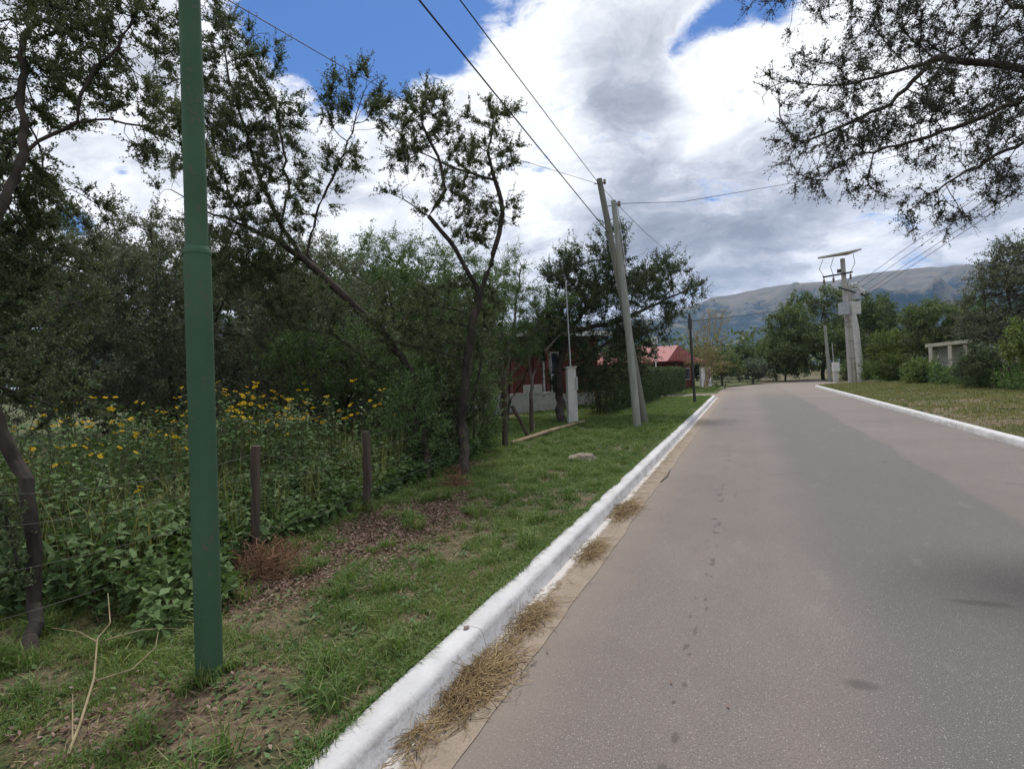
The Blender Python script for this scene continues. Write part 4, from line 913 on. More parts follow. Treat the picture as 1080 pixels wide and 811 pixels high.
    tag(o, 'pale boulder on the right verge at the right edge', 'boulder')
gate_things()

def green_pole():
    b = onG(221, 712); Z = -(MC.inverted() @ b).z
    root = empty('lamp_pole', b, 'dark green painted steel lamp pole with a stepped collar, close by on the left verge', 'pole')
    zc = P(208, 268, Z); bot = b-Vector((0, 0, .2)); top = P(198, -60, Z); top2 = P(190, -420, Z)
    mb = MB(); mb.tube([bot, b, b.lerp(zc, .5), zc], .0685*Z/3.2, 32); mb.build('lower_tube', M['green_paint'], root, True)
    mb = MB(); ax = (zc-b).normalized(); r1 = .0685*Z/3.2; r2 = .0575*Z/3.2
    mb.tube([zc-ax*.004, zc+ax*.012, zc+ax*.035], [r1*1.05, r1*1.06, r2*1.02], 32); mb.build('collar', M['green_paint'], root, True)
    mb = MB(); mb.tube([zc+ax*.03, top, top2], [r2, r2*.93, r2*.86], 32); mb.build('upper_tube', M['green_paint'], root, True)
    mb = MB(); e = top2; mb.tube([e, e+Vector((.25, 0, .25)), e+Vector((1.2, .1, .35))], .03, 10); lamp = mb.build('arm', M['green_paint'], root, True)
    mb = MB(); mb.box(e+Vector((1.45, .12, .35)), .6, .25, .12); mb.build('lamp_head', M['metal'], lamp)
green_pole()

def wood_poles():
    Z = -(MC.inverted() @ onG(672, 450)).z
    b = onG(673, 451); t = P(647, 212, Z+.1)
    mb = MB(); mb.tube([b-Vector((0, 0, .3)), b.lerp(t, .5)+Vector((.03, 0, 0)), t], [.105, .09, .068], 14)
    rB = empty('utility_pole', b, 'weathered grey utility pole on the verge, the more upright of the crossing pair', 'pole', None)
    mb.build('pole_shaft', M['wood_pole'], rB, True)
    b2 = onG(682, 447); b2.z = ghs(b2.x, b2.y); Z2 = -(MC.inverted() @ b2).z; t2 = P(632, 189, Z2+.35)
    rA = empty('utility_pole', b2, 'taller grey utility pole on the verge, leaning further left behind its partner', 'pole')
    mb = MB(); mb.tube([b2-Vector((0, 0, .3)), b2.lerp(t2, .5), t2], [.10, .095, .08], 14); mb.build('pole_shaft', M['dark_pole'], rA, True)
    for (q, root) in ((t, rB), (t2, rA)):
        mb = MB(); p = q-Vector((0, 0, .12)); mb.tube([p-Vector((.16, 0, 0)), p+Vector((.16, 0, 0))], .012, 6); mb.build('bolt', M['dark_metal'], root)
        mb = MB(); p = q+Vector((.15, 0, -.12)); mb.tube([p-Vector((0, 0, .05)), p, p+Vector((0, 0, .03)), p+Vector((0, 0, .08))], [.03, .045, .03, .04], 10); mb.build('insulator', M['insulator'], root)
    # thin conduit beside the upright pole
    mb = MB(); c1 = P(650, 217, Z); c2 = P(655, 290, Z); c2 = b.lerp(t, .66)+Vector((.14, 0, 0)); mb.tube([t+Vector((.10, 0, -.05)), c2], .014, 6); mb.build('conduit', M['metal'], rB)
    return Z, t, t2
ZP, topB, topA = wood_poles()

def transformer():
    Z = -(MC.inverted() @ onG(903, 404.5)).z
    def Q(px, py, dz=0): return P(px, py, Z+dz)
    root = empty('transformer_pole', onG(903, 404.5), 'leaning pair of concrete poles with grey transformer boxes and a flat platform on top', 'transformer pole')
    k = Z/F
    def shaft(pts, rads, dz, name='pole_shaft', mat='concrete'):
        mb = MB(); P3 = [Q(x, y, dz) for x, y in pts]; P3[0].z = ghs(P3[0].x, P3[0].y)-.4; mb.tube(P3, [r*k for r in rads], 14); return mb.build(name, M[mat], root, True)
    shaft([(898, 405), (893.5, 340), (888.5, 273)], [2.6, 2.5, 2.3], 0, mat='concrete')
    shaft([(909, 405), (902.5, 345), (897, 318)], [3.4, 3.0, 2.8], -.5, mat='pale_concrete')
    shaft([(902.5, 405), (898.5, 345), (894, 300)], [2.0, 2.0, 2.0], .7)
    Rm = yaw(YAW); sw = Rm
    def box(px, py, w, h, d, name, mat, dz=0, rot=0, parent=root):
        mb = MB(); mb.box(Q(px, py, dz), w*k, d, h*k, sw @ Matrix.Rotation(rot, 3, 'Y')); return mb.build(name, M[mat], parent)
    tb = box(890, 325.5, 7.5, 13, .55, 'transformer_box', 'metal', -.45)
    box(901, 325, 9, 13, .6, 'transformer_box', 'pale_concrete', -.4)
    mb = MB(); a = Q(863.5, 273, -.2); b = Q(901, 266.5, -.2); rr = sw
    nrm = sw @ Vector((0, 1, 0)); dz = Vector((0, 0, .07))
    f1 = a-nrm*.15; f2 = b-nrm*.9; f3 = b+nrm*.9; f4 = a+nrm*.15
    vs = [f1, f2, f3, f4]; vs = vs+[v+dz*1.6 for v in vs]
    mb.add(vs, [(3, 2, 1, 0), (4, 5, 6, 7), (0, 1, 5, 4), (1, 2, 6, 5), (2, 3, 7, 6), (3, 0, 4, 7)]); mb.build('platform', M['concrete'], root)
    mb = MB(); p1 = Q(868, 292.5, -.3); p2 = Q(899, 287, -.3); mb.tube([p1, p2], .07, 6); ca = mb.build('crossarm', M['dark_metal'], root)
    for x, y in ((869, 293), (879, 291.3), (897, 287.8)):
        mb = MB(); q = Q(x, y, -.3); mb.tube([q, q-Vector((0, 0, .12)), q-Vector((0, 0, .14)), q-Vector((0, 0, .3)), q-Vector((0, 0, .32)), q-Vector((0, 0, .5))], [.03, .03, .08, .06, .09, .03], 8); mb.build('insulator', M['insulator'], ca)
    mb = MB(); q = Q(885, 286, -.3); mb.box(q, .25, .2, .25); mb.build('switch', M['dark_metal'], root)
    # equipment right of the shaft
    mb = MB(); q = Q(903, 311, -.1); mb.tube([q-Vector((0, 0, .35)), q+Vector((0, 0, .35))], .3, 12); mb.build('transformer_drum', M['metal'], root)
    for x, y in ((899, 303), (903, 302), (908, 308), (911, 310)):
        mb = MB(); q = Q(x, y, -.3); mb.tube([q, q+Vector((0, 0, .12)), q+Vector((0, 0, .14)), q+Vector((0, 0, .3)), q+Vector((0, 0, .34))], [.06, .04, .10, .07, .03], 8); mb.build('insulator', M['white_paint'], root)
    mb = MB(); mb.tube([Q(884, 303, -.3), Q(913, 312, -.3)], .06, 6); mb.build('bracket', M['dark_metal'], root)
    for (pts) in ([(868, 274), (864, 284), (869, 292)], [(900, 268), (901.5, 278), (897, 287)], [(879, 272), (876, 282), (879, 291)], [(893, 334), (888, 340), (893, 344)], [(889, 336), (892, 341), (898, 338)], [(905, 332), (907, 338), (901, 342)]):
        mb = MB(); mb.tube([Q(x, y, -.5) for x, y in pts], .02, 5); mb.build('jumper_cable', M['wire'], root)
    for y in (345, 360, 378):
        mb = MB(); mb.tube([Q(893.8+(y-345)*.07, y, -.2), Q(904+(y-345)*.11, y-.6, -.2)], .018, 6); mb.build('tie_bar', M['dark_metal'], root)
    # second pole and meter box further back
    Z2 = Z+7; b = P(875.5, 400, Z2); b.z = ghs(b.x, b.y)-.2; t = P(870, 343, Z2); mb = MB(); mb.tube([b, t], [.16, .11], 10); o = mb.build('utility_pole', M['wood_pole'], None, True)
    tag(o, 'thin weathered wooden pole standing behind the transformer poles, in front of the big dark tree', 'pole')
    b = P(881.5, 400, Z2-2); b.z = ghs(b.x, b.y)-.05; t = P(880.5, 383, Z2-2)
    root2 = empty('meter_box', b, 'small white meter pillar with thin mast, between thin wooden pole and transformer poles', 'meter box')
    mb = MB(); mb.box((b.x, b.y, (b.z+t.z)/2), .32, .3, t.z-b.z, sw); mb.build('pillar_body', M['pale_concrete'], root2)
    mb = MB(); mb.box((b.x+.0, b.y-.12, t.z-.3), .48, .3, .75, sw); mb.build('box', M['white_paint'], root2)
    mb = MB(); tt = P(877.5, 362, Z2-2); mb.tube([(b.x-.1, b.y, t.z-.2), tt], .035, 6); mb.build('mast', M['metal'], root2)
    return Z, Q
ZT, QT = transformer()

def wires():
    def w(pts, r, label, sag=0., ext=0.):
        pts = [Vector(p) for p in pts]
        if ext: pts[0] = pts[1]+(pts[0]-pts[1])*(1+ext)
        out = []
        for a, b in zip(pts[:-1], pts[1:]):
            for j in range(16): out.append(a.lerp(b, j/16)-Vector((0, 0, 4*sag*(j/16)*(1-j/16))))
        out.append(pts[-1]); mb = MB(); mb.tube(out, r, 5); tag(mb.build('power_line', M['wire']), label, 'power line', 'overhead wires')
    A = topA-Vector((0, 0, .15)); B = topB-Vector((0, 0, .08)); A2 = P(642, 246, ZP+.2)
    w([P(240, 0, 6.2), P(360, 70, 8.5), P(535, 165, 13.5), A], .006, 'thin faint wire crossing above the thorn trees from the upper left to the taller pole', 0)
    w([P(445, 0, 6.2), A2], .011, 'thick dark wire slanting from the top edge down to the middle of the leaning pole', .04, 1.2)
    w([P(487, 0, 6.6), A], .008, 'thinner dark wire slanting from the top edge to the tip of the taller leaning pole', .03, 1.2)
    w([A, P(700, 262, 27), P(752, 315, 42)], .008, 'wire running on from the leaning pole towards the yellowing tree', .1)
    w([B, P(720, 213, 18), P(843, 192, 19.5), P(1110, 120, 23)], .008, 'lone wire crossing the road from the upright pole to the right', 0)
    post = P(727.5, 339, 31.5)
    w([post, P(785, 333, 36), P(850, 323, 42), QT(892, 318, -.3)], .018, 'slack wire between the slim dark pole and the transformer poles', 0)
    w([P(706, 342, 28), post], .016, 'short wire left of the slim dark pole, running into the tree', 0)
    for i, (y0, y1, x0, lb) in enumerate(((303, 172, 899, 'uppermost of the wires fanning from the transformer to the right edge'), (307, 183, 903, 'second wire from the top fanning from the transformer'), (311, 196, 908, 'third wire from the top fanning from the transformer'), (314, 203, 911, 'lowest of the wires fanning from the transformer to the right edge'))):
        a = QT(x0, y0, -.3); e = P(1080, y1, 20)
        w([a, e, e+(e-a)*.35], .013, lb, .0)
    # slim dark pole with its bracket
    b = onG(733, 424.5); Zs = -(MC.inverted() @ b).z; t = P(727, 331, Zs)
    root = empty('utility_pole', b, 'slim dark pole at the end of the left kerb, in front of the yellowing tree', 'pole')
    mb = MB(); mb.tube([b-Vector((0, 0, .2)), t], [.065, .05], 10); mb.build('pole_shaft', M['dark_metal'], root, True)
    mb = MB(); q = P(727.5, 341, Zs); mb.tube([q-Vector((0, 0, .25)), q+Vector((0, 0, .2))], .09, 8); mb.build('insulator', M['dark_metal'], root)
    # lamp with white box near the house
    b = P(693, 410, 34); b.z = ghs(b.x, b.y)-.05; t = P(690.5, 357, 34)
    root = empty('water_mast', b, 'thin white mast carrying a small pale box, rising behind the hedge by the red roof', 'mast')
    mb = MB(); mb.tube([b, t], .035, 8); mb.build('mast_tube', M['white_paint'], root)
    mb = MB(); mb.box(P(690.3, 359, 34), .32, .25, .42, yaw(YAW)); mb.build('box', M['white_paint'], root)
wires()

# ------------------------------------------------------------------ right verge posts
def right_posts():
    g = 'leaning fence posts on the right verge'
    spec = [(1057, 410, 1056, 388, .06, 'short dark upright post under the large thorn tree at the right'), (1068, 411, 1063, 386, .05, 'pale post tilting left, right of the short dark post'), (1046, 410, 1047, 390, .05, 'dark post left of the short dark post under the thorn tree'),
            (994, 404, 993, 388, .05, 'slim post in the weeds below the shelter'), (1030, 407, 1030, 391, .05, 'slim post in the weeds right of the shelter'),
            (953, 401, 952.5, 388, .06, 'pale stubby post in front of the light green bush'), (962, 401, 962, 386, .05, 'thin dark stake right of the light green bush'), (915, 400, 914, 386, .05, 'thin grey stake just right of the transformer poles')]
    for (x0, y0, x1, y1, r, lb) in spec:
        b = onG(x0, y0+.5); Z = -(MC.inverted() @ b).z; t = P(x1, y1, Z)
        mb = MB(); mb.tube([b-Vector((0, 0, .15)), b.lerp(t, .5)+Vector((.02, 0, 0)), t], [r, r*.9, r*.85], 7); tag(mb.build('fence_post', M['post' if 'dark' in lb else 'bark_grey']), lb, 'post', g)
    for (x0, y0, x1, y1, lb) in ((988, 405, 1003, 390, 'grey felled log leaning in the weeds below the shelter'), (1010, 406, 1030, 390, 'second felled log, nearer the right edge'), (1000, 406, 1022, 397, 'low pale branch lying between the two felled logs')):
        b = onG(x0, y0); Z = -(MC.inverted() @ b).z; t = P(x1, y1, Z+.8); mb = MB(); mb.tube([b, b.lerp(t, .5)+Vector((0, 0, .05)), t], [.08, .07, .04], 7); tag(mb.build('log', M['bark_grey']), lb, 'log')
right_posts()

# ------------------------------------------------------------------ weeds with yellow flowers
def weed_proto(seed, H=1.25, nst=7, nflower=5):
    rg = random.Random(seed); rng = np.random.default_rng(seed)
    root = empty('flowering_weed', (0, 0, 0)); st = MB(); lc = []; ld = []; ll = []; tops = []
    for s in range(nst):
        a = rg.uniform(0, 6.28); lean = rg.uniform(.05, .38); h = H*rg.uniform(.7, 1.05)
        b = Vector((rg.uniform(-.12, .12), rg.uniform(-.12, .12), 0)); t = b+Vector((math.cos(a)*lean, math.sin(a)*lean, h)); mid = b.lerp(t, .5)+Vector((rg.uniform(-.05, .05), rg.uniform(-.05, .05), .04))
        st.tube([b, mid, t], [.007, .005, .003], 5); tops.append(t)
        for k in range(30):
            u = rg.uniform(.08, 1); p = (b.lerp(mid, u*2) if u < .5 else mid.lerp(t, u*2-1)); th = rg.uniform(0, 6.28)
            d = Vector((math.cos(th), math.sin(th), rg.uniform(-.45, .45))).normalized(); off = rg.uniform(0, .10)
            lc.append(p+d*off); ld.append(d); ll.append(rg.uniform(.055, .125)*(1.15-.4*u))
    st.build('stem', M['stem'], root)
    lc = np.array(lc); ld = np.array(ld); ll = np.array(ll)
    # leaf with a folded midrib: two quads
    n = len(lc); side = unit(np.cross(ld, np.array([0, 0, 1.0])+rng.normal(0, .35, (n, 3)))); up = np.cross(side, ld); L = ll[:, None]; Wd = L*.26
    v = np.stack([lc, lc+ld*L*.4+side*Wd+up*L*.08, lc+ld*L-up*L*.16, lc+ld*L*.4-side*Wd+up*L*.08, lc+ld*L*.45-up*L*.01], 1).reshape(-1, 3)
    i = np.arange(n)[:, None]*5; f = np.concatenate([i+np.array([[0, 1, 4, 4]])[:, :4]*0+np.array([[0, 1, 2, 4]]), i+np.array([[0, 4, 2, 3]])])
    mesh_obj('leaves', v, f, M['weed'], root)
    rg.shuffle(tops)
    for t in tops[:nflower]:
        for q in range(rg.choice((1, 2, 2))):
            c = t+Vector((rg.uniform(-.06, .06), rg.uniform(-.06, .06), .02+rg.uniform(0, .05))); nrm = Vector((rg.uniform(-.5, .5), rg.uniform(-.9, .3), .8)).normalized()
            a1 = nrm.orthogonal().normalized(); b1 = nrm.cross(a1); pv = MB(); np_ = 11; rr = rg.uniform(.026, .036)
            for k in range(np_):
                th = 6.283*k/np_; d = a1*math.cos(th)+b1*math.sin(th); s = -a1*math.sin(th)+b1*math.cos(th)
                pv.add([c+d*.008, c+d*rr*.6+s*rr*.22+nrm*.004, c+d*rr-nrm*.004, c+d*rr*.6-s*rr*.22+nrm*.004], [(0, 1, 2, 3)])
            fl = pv.build('flower', M['petal'], root)
    return root
def kids(o): return [c for c in bpy.data.objects if c.parent == o]
def copy_thing(o, loc, rz, sc, ch):
    c = o.copy(); C.objects.link(c); c.location = loc; c.rotation_euler = (0, 0, rz); c.scale = (sc,)*3
    for k in ch:
        d = k.copy(); C.objects.link(d); d.parent = c
    return c
def blades(c, L, Wd, lean, rng):
    n = len(c); th = rng.uniform(0, 6.283, n); out = np.stack([np.cos(th), np.sin(th), np.zeros(n)], 1); th2 = th+rng.normal(1.57, .4, n); s = np.stack([np.cos(th2), np.sin(th2), np.zeros(n)], 1)
    up = np.array([[0, 0, 1.0]]); L = L[:, None]; lean = lean[:, None]; W2 = Wd[:, None]/2
    m = c+up*L*.55+out*L*lean*.35; tp = c+up*L*(.9-.35*lean)+out*L*lean
    v = np.stack([c-s*W2, c+s*W2, m+s*W2*.8, m-s*W2*.8, tp, ], 1)
    v = v.reshape(-1, 3); i = np.arange(n)[:, None]*5
    f = np.concatenate([i+np.array([[0, 1, 2, 3]])])
    # tip as degenerate-free quad: use a tiny width
    tip = np.stack([m-s*W2*.8, m+s*W2*.8, tp+s*W2*.12, tp-s*W2*.12], 1).reshape(-1, 3); j = np.arange(n)[:, None]*4+np.arange(4)[None]+len(v)
    return np.concatenate([v, tip]), np.concatenate([f, j])
def weeds():
    protos = [weed_proto(s, H, n, f) for s, H, n, f in ((1, 1.25, 8, 5), (2, 1.15, 8, 3), (3, 1.3, 7, 6), (4, 1.0, 9, 1), (5, .95, 9, 0))]
    ch = [kids(p) for p in protos]; rg = random.Random(12)
    f0, f1 = onG(269, 590), onG(463, 503); u = (f1-f0); u.z = 0; L0 = u.length; u.normalize(); w = Vector((-u.y, u.x, 0))
    if w.x > 0: w = -w
    spots = []
    for i in range(9000):
        s = rg.uniform(-3.4, L0+1.0); t = rg.uniform(.35, 5.6); p = f0+u*s+w*t
        q = MC.inverted() @ Vector((p.x, p.y, 1))
        if q.z > -4.3: continue
        px = CX+F*q.x/-q.z
        if px < -60: continue
        if any((p.x-a.x)**2+(p.y-a.y)**2 < (.40+.04*(-q.z-4))**2 for a, _, _ in spots): continue
        spots.append((p, px, t))
        if len(spots) >= 150: break
    used = set(); gcol = 'yellow-flowered weeds behind the wire fence'
    cols = []
    for i, (p, px, t) in enumerate(spots):
        flo = rg.random() < ((.95 if mnoise.noise(Vector((p.x*.8, p.y*.8, 3))) > -.05 else .15) if (px < 130 or 150 < px < 420) and t > .8 else .12)
        k = rg.choice((0, 1, 2)) if flo else rg.choice((3, 4, 4))
        if t < .9: k = 4 if rg.random() < .8 else 3
        loc = (p.x, p.y, ghs(p.x, p.y)-.02)
        sc = rg.uniform(.85, 1.12)*(.75 if t < .9 else 1)
        if k not in used: used.add(k); o = protos[k]; o.location = loc; o.rotation_euler = (0, 0, rg.uniform(0, 6.28)); o.scale = (sc,)*3
        else: o = copy_thing(protos[k], loc, rg.uniform(0, 6.28), sc, ch[k])
        if k < 3: tag(o, 'leafy green weed topped with small yellow daisy flowers behind the fence', 'weed', gcol)
        elif k == 3: tag(o, 'leafy green weed with at most a single yellow flower behind the fence', 'weed', 'barely flowering weeds behind the wire fence')
        else: tag(o, 'leafy green weed without flowers behind the fence', 'weed', 'flowerless weeds behind the wire fence')
    for k in range(5):
        if k not in used: protos[k].location = spots[k][0]; tag(protos[k], 'leafy green weed among the flowering ones', 'weed', gcol)
    # low undergrowth
    rng = np.random.default_rng(5); n = 90000
    s = rng.uniform(-4, L0+2.5, n); t = rng.random(n)**1.2*6-np.clip((-s-.3)*.9, 0, .5); base = np.array(f0)[None]+np.array(u)[None]*s[:, None]+np.array(w)[None]*t[:, None]
    hh = .15+.55*fbm(base[:, 0]*1.2, base[:, 1]*1.2, 8)*np.clip((t+np.clip((-s-.3)*.9, 0, .5)+.35)/1.0, .35, 1)*1.2
    base[:, 2] = gh(base[:, 0], base[:, 1])+rng.random(n)*hh
    Mi = np.array(MC.inverted()); q = base@Mi[:3, :3].T+Mi[:3, 3]; okk = (-q[:, 2] > 3.75) | (q[:, 0]/-q[:, 2]*F+CX > 150); base = base[okk]; n = len(base)
    d = unit(rng.normal(size=(n, 3))*np.array([1, 1, .5])); v, f = leaf_quads(base, d, .05+.07*rng.random(n), .028+.03*rng.random(n), rng, 1.5)
    tag(mesh_obj('undergrowth', v, f, M['weed']), 'tangled low leafy undergrowth behind the wire fence', 'undergrowth', kind='stuff')
    n = 16000; s = rng.uniform(-4, L0+2.2, n); t = .1+rng.random(n)*4.5; k = fbm(s*2, t*2, 71, 3) > .46; s, t = s[k], t[k]; n = len(s)
    c = np.array(f0)[None]+np.array(u)[None]*s[:, None]+np.array(w)[None]*t[:, None]; c[:, 2] = gh(c[:, 0], c[:, 1]); q = c@Mi[:3, :3].T+Mi[:3, 3]; c = c[-q[:, 2] > 4.0]; n = len(c)
    v, f = blades(c, .35+.75*rng.random(n)**1.5, .005+.005*rng.random(n), np.abs(rng.normal(.3, .2, n)), rng)
    tag(mesh_obj('tall_stalks', v, f, M['grass_olive']), 'thin grassy stalks poking up through the weeds behind the wire fence', 'weeds', kind='stuff')
    # weeds on the right side, below the far bushes
    n = 26000; pts = []
    a = onG(912, 400); b = onG(1090, 413); ss = rng.random(n); base = np.array(a)[None]*(1-ss[:, None])+np.array(b)[None]*ss[:, None]
    base[:, 0] += rng.random(n)*2.2-.2; base[:, 1] += rng.random(n)*1.5
    base[:, 2] = gh(base[:, 0], base[:, 1])+rng.random(n)*(.25+.9*fbm(base[:, 0]*.9, base[:, 1]*.9, 11))
    d = unit(rng.normal(size=(n, 3))+np.array([0, 0, .9])); v, f = leaf_quads(base, d, .12+.2*rng.random(n), .03+.03*rng.random(n), rng)
    tag(mesh_obj('tall_grass', v, f, M['green']), 'tall weedy grass along the bushes on the right verge', 'weeds', kind='stuff')
weeds()

# ------------------------------------------------------------------ grass
PATCH = [(*onG(px, py)[:2], rx, ry, a) for px, py, rx, ry, a in ((400, 560, .5, 1.1, .3), (345, 590, .35, .6, .3), (440, 545, .5, .8, .25), (270, 620, .5, .5, .2), (250, 790, .4, .2, .1), (130, 770, .4, .2, .1), (480, 570, .3, .4, .15), (960, 436, 1.2, 3.5, .25), (1060, 445, 1.6, 2, .25), (1000, 425, 2, 2, .2))]
def soilmask(x, y):   # 1 = bare ground
    m = .5*fbm(x*1.1+3, y*.9, 31, 4)+.5*fbm(x*3.6, y*3.2, 41, 3)
    g = np.clip((y-5)/9, 0, 1)*.12
    for (cx, cy, rx, ry, a) in PATCH: m = m+a*np.exp(-((x-cx)/rx)**2-((y-cy)/ry)**2)
    return np.clip((m-.47-g)/.09, 0, 1)
def grass():
    rng = np.random.default_rng(77)
    LV = []
    def scatter(n, x0, x1, y0, y1, hmin, hmax, w, keep=1.0, edge=False, dark=False):
        x = rng.uniform(x0, x1, n); y = y0+(y1-y0)*rng.random(n)
        k = rng.random(n) > soilmask(x, y)*keep; x, y = x[k], y[k]
        inv = MC.inverted(); 
        c = np.stack([x, y, gh(x, y)-.004], 1); n = len(c)
        hn = fbm(x*1.7, y*1.7, 51, 3); L = (hmin+(hmax-hmin)*rng.random(n)**1.5)*(.55+1.0*hn)
        return blades(c, L, w*(.6+.8*rng.random(n)), np.abs(rng.normal(.5, .35, n)), rng)
    parts = [scatter(200000, -5.2, XK-.01, .8, 5.0, .02, .075, .0042), scatter(130000, -5.6, XK-.01, 5.0, 10, .03, .09, .007), scatter(70000, -7.5, XK-.01, 10, 20, .035, .09, .013), scatter(50000, -9.5, XK-.01, 20, LEFT_END-.8, .04, .10, .022),
             scatter(22000, XK-.05, XK+.02, .8, 24, .03, .09, .006, .7)]
    xx = XK+.13*np.clip(fbm(np.arange(0, 26, .002)*1.9, np.zeros(13000), 61, 4)-.47, 0, 1)*1.1*rng.random(13000); yy = np.arange(0, 26, .002)+.8; cc = np.stack([xx, yy, np.where(xx > XK, .128, gh(xx, yy))], 1); parts.append(blades(cc, .02+.05*rng.random(13000), np.full(13000, .006), np.abs(rng.normal(.7, .3, 13000)), rng))
    v, f = merge(parts); tag(mesh_obj('verge_grass', v, f, M['grass']), 'green grass on the left verge between the kerb and the fence', 'grass', kind='stuff')
    # tufts
    tv = []; T = 420
    tx = rng.uniform(-4.6, XK-.12, T); ty = 1.2+rng.random(T)*16
    sp = np.array([onG(px, py)[:2] for px, py in ((375, 715), (505, 560), (450, 600), (540, 545), (520, 590), (470, 655), (595, 520), (440, 560), (430, 620), (575, 560), (215, 720), (240, 705), (330, 735))]); tx = np.concatenate([tx, sp[:, 0]]); ty = np.concatenate([ty, sp[:, 1]])
    for x, y in zip(tx, ty):
        m = int(rng.integers(35, 90)); r = rng.normal(0, .035, (m, 2)); c = np.stack([x+r[:, 0], y+r[:, 1], np.zeros(m)], 1); c[:, 2] = gh(c[:, 0], c[:, 1])-.005
        tv.append(blades(c, (.07+.13*rng.random(m))*rng.uniform(.5, 1.35), .004+.006*rng.random(m), np.abs(rng.normal(.65, .3, m)), rng))
    v, f = merge(tv); tag(mesh_obj('grass_tufts', v, f, M['grass']), 'coarse grass tufts standing taller than the rest of the left verge', 'grass', kind='stuff')
    # dry blades and small litter
    n = 52000; x = rng.uniform(-5.4, XK-.02, n); y = .9+rng.random(n)**1.3*13; k = rng.random(n) < (.25+.75*soilmask(x, y)); x, y = x[k], y[k]; n = len(x)
    c = np.stack([x, y, gh(x, y)+.002+rng.random(n)*.018], 1); d = unit(rng.normal(size=(n, 3))*np.array([1, 1, .22])); v, f = leaf_quads(c, d, .03+.07*rng.random(n), .003+.004*rng.random(n), rng, 2)
    tag(mesh_obj('dry_grass', v, f, M['grass_dry']), 'dead straw-coloured grass scattered over the bare patches of the verge', 'dry grass', kind='stuff')
    # broad-leaf ground weeds
    n = 2600; x = rng.uniform(-5.2, XK-.1, n); y = 1.5+rng.random(n)*13; parts = []
    for xx, yy in zip(x, y):
        m = int(rng.integers(6, 14)); th = rng.uniform(0, 6.28, m); d = unit(np.stack([np.cos(th), np.sin(th), rng.uniform(.1, .7, m)], 1)); c = np.array([[xx, yy, ghs(xx, yy)]])+rng.normal(0, .03, (m, 3))*np.array([1, 1, .3])+d*.01
        parts.append(leaf_quads(c, d, rng.uniform(.02, .055)*(.7+.6*rng.random(m)), .022, rng, 4))
    v, f = merge(parts); tag(mesh_obj('ground_weeds', v, f, M['weed']), 'small broad-leaved weeds dotted through the verge grass', 'weeds', kind='stuff')
    # leaf litter along the fence foot
    parts = []
    for (px, py, rx, ry, n) in ((400, 560, 1.2, .35, 7000), (350, 590, .7, .3, 3500), (440, 545, .8, .4, 3500), (490, 520, .3, .2, 500), (290, 620, .6, .3, 1500), (120, 760, .4, .3, 500), (380, 610, .4, .3, 800)):
        c0 = onG(px, py); x = c0.x+rng.normal(0, ry, n); y = c0.y+rng.normal(0, rx*.6, n); k = x < XK-.1; x, y = x[k], y[k]; n = len(x); c = np.stack([x, y, gh(x, y)+.004+rng.random(n)*.03], 1)
        d = unit(rng.normal(size=(n, 3))*np.array([1, 1, .35])); parts.append(leaf_quads(c, d, .015+.04*rng.random(n), .008+.012*rng.random(n), rng, 2))
    v, f = merge(parts); tag(mesh_obj('leaf_litter', v, f, M['litter']), 'reddish brown dead leaves and twigs heaped along the foot of the fence', 'leaf litter', kind='stuff')
    # right verge
    parts = [scatter(80000, XR+.19, XR+9, 7, 18, .03, .09, .016, .8), scatter(90000, XR+.19, XR+16, 18, 48, .04, .12, .035, .8)]
    v, f = merge(parts); tag(mesh_obj('right_verge_grass', v, f, M['grass_olive']), 'patchy grass on the right verge beyond the white kerb', 'grass', kind='stuff')
    n = 14000; x = XR+.25+rng.random(n)*8; y = 7+rng.random(n)*18; c = np.stack([x, y, gh(x, y)+.01], 1); d = unit(rng.normal(size=(n, 3))*np.array([1, 1, .3])); v, f = leaf_quads(c, d, .08+.08*rng.random(n), .012, rng, 2)
    tag(mesh_obj('right_dry_grass', v, f, M['grass_dry']), 'dry straw scattered in the worn right verge', 'dry grass', kind='stuff')
    # far left lawn beyond the side track
    n = 16000; x = rng.uniform(-18, XK-.3, n); y = LEFT_END+7.5+rng.random(n)*14; c = np.stack([x, y, gh(x, y)], 1); v, f = blades(c, .05+.10*rng.random(n), .05+.02*rng.random(n), np.abs(rng.normal(.5, .3, n)), rng)
    tag(mesh_obj('far_grass', v, f, M['grass']), 'strip of grass beyond the dirt side track', 'grass', kind='stuff')
grass()

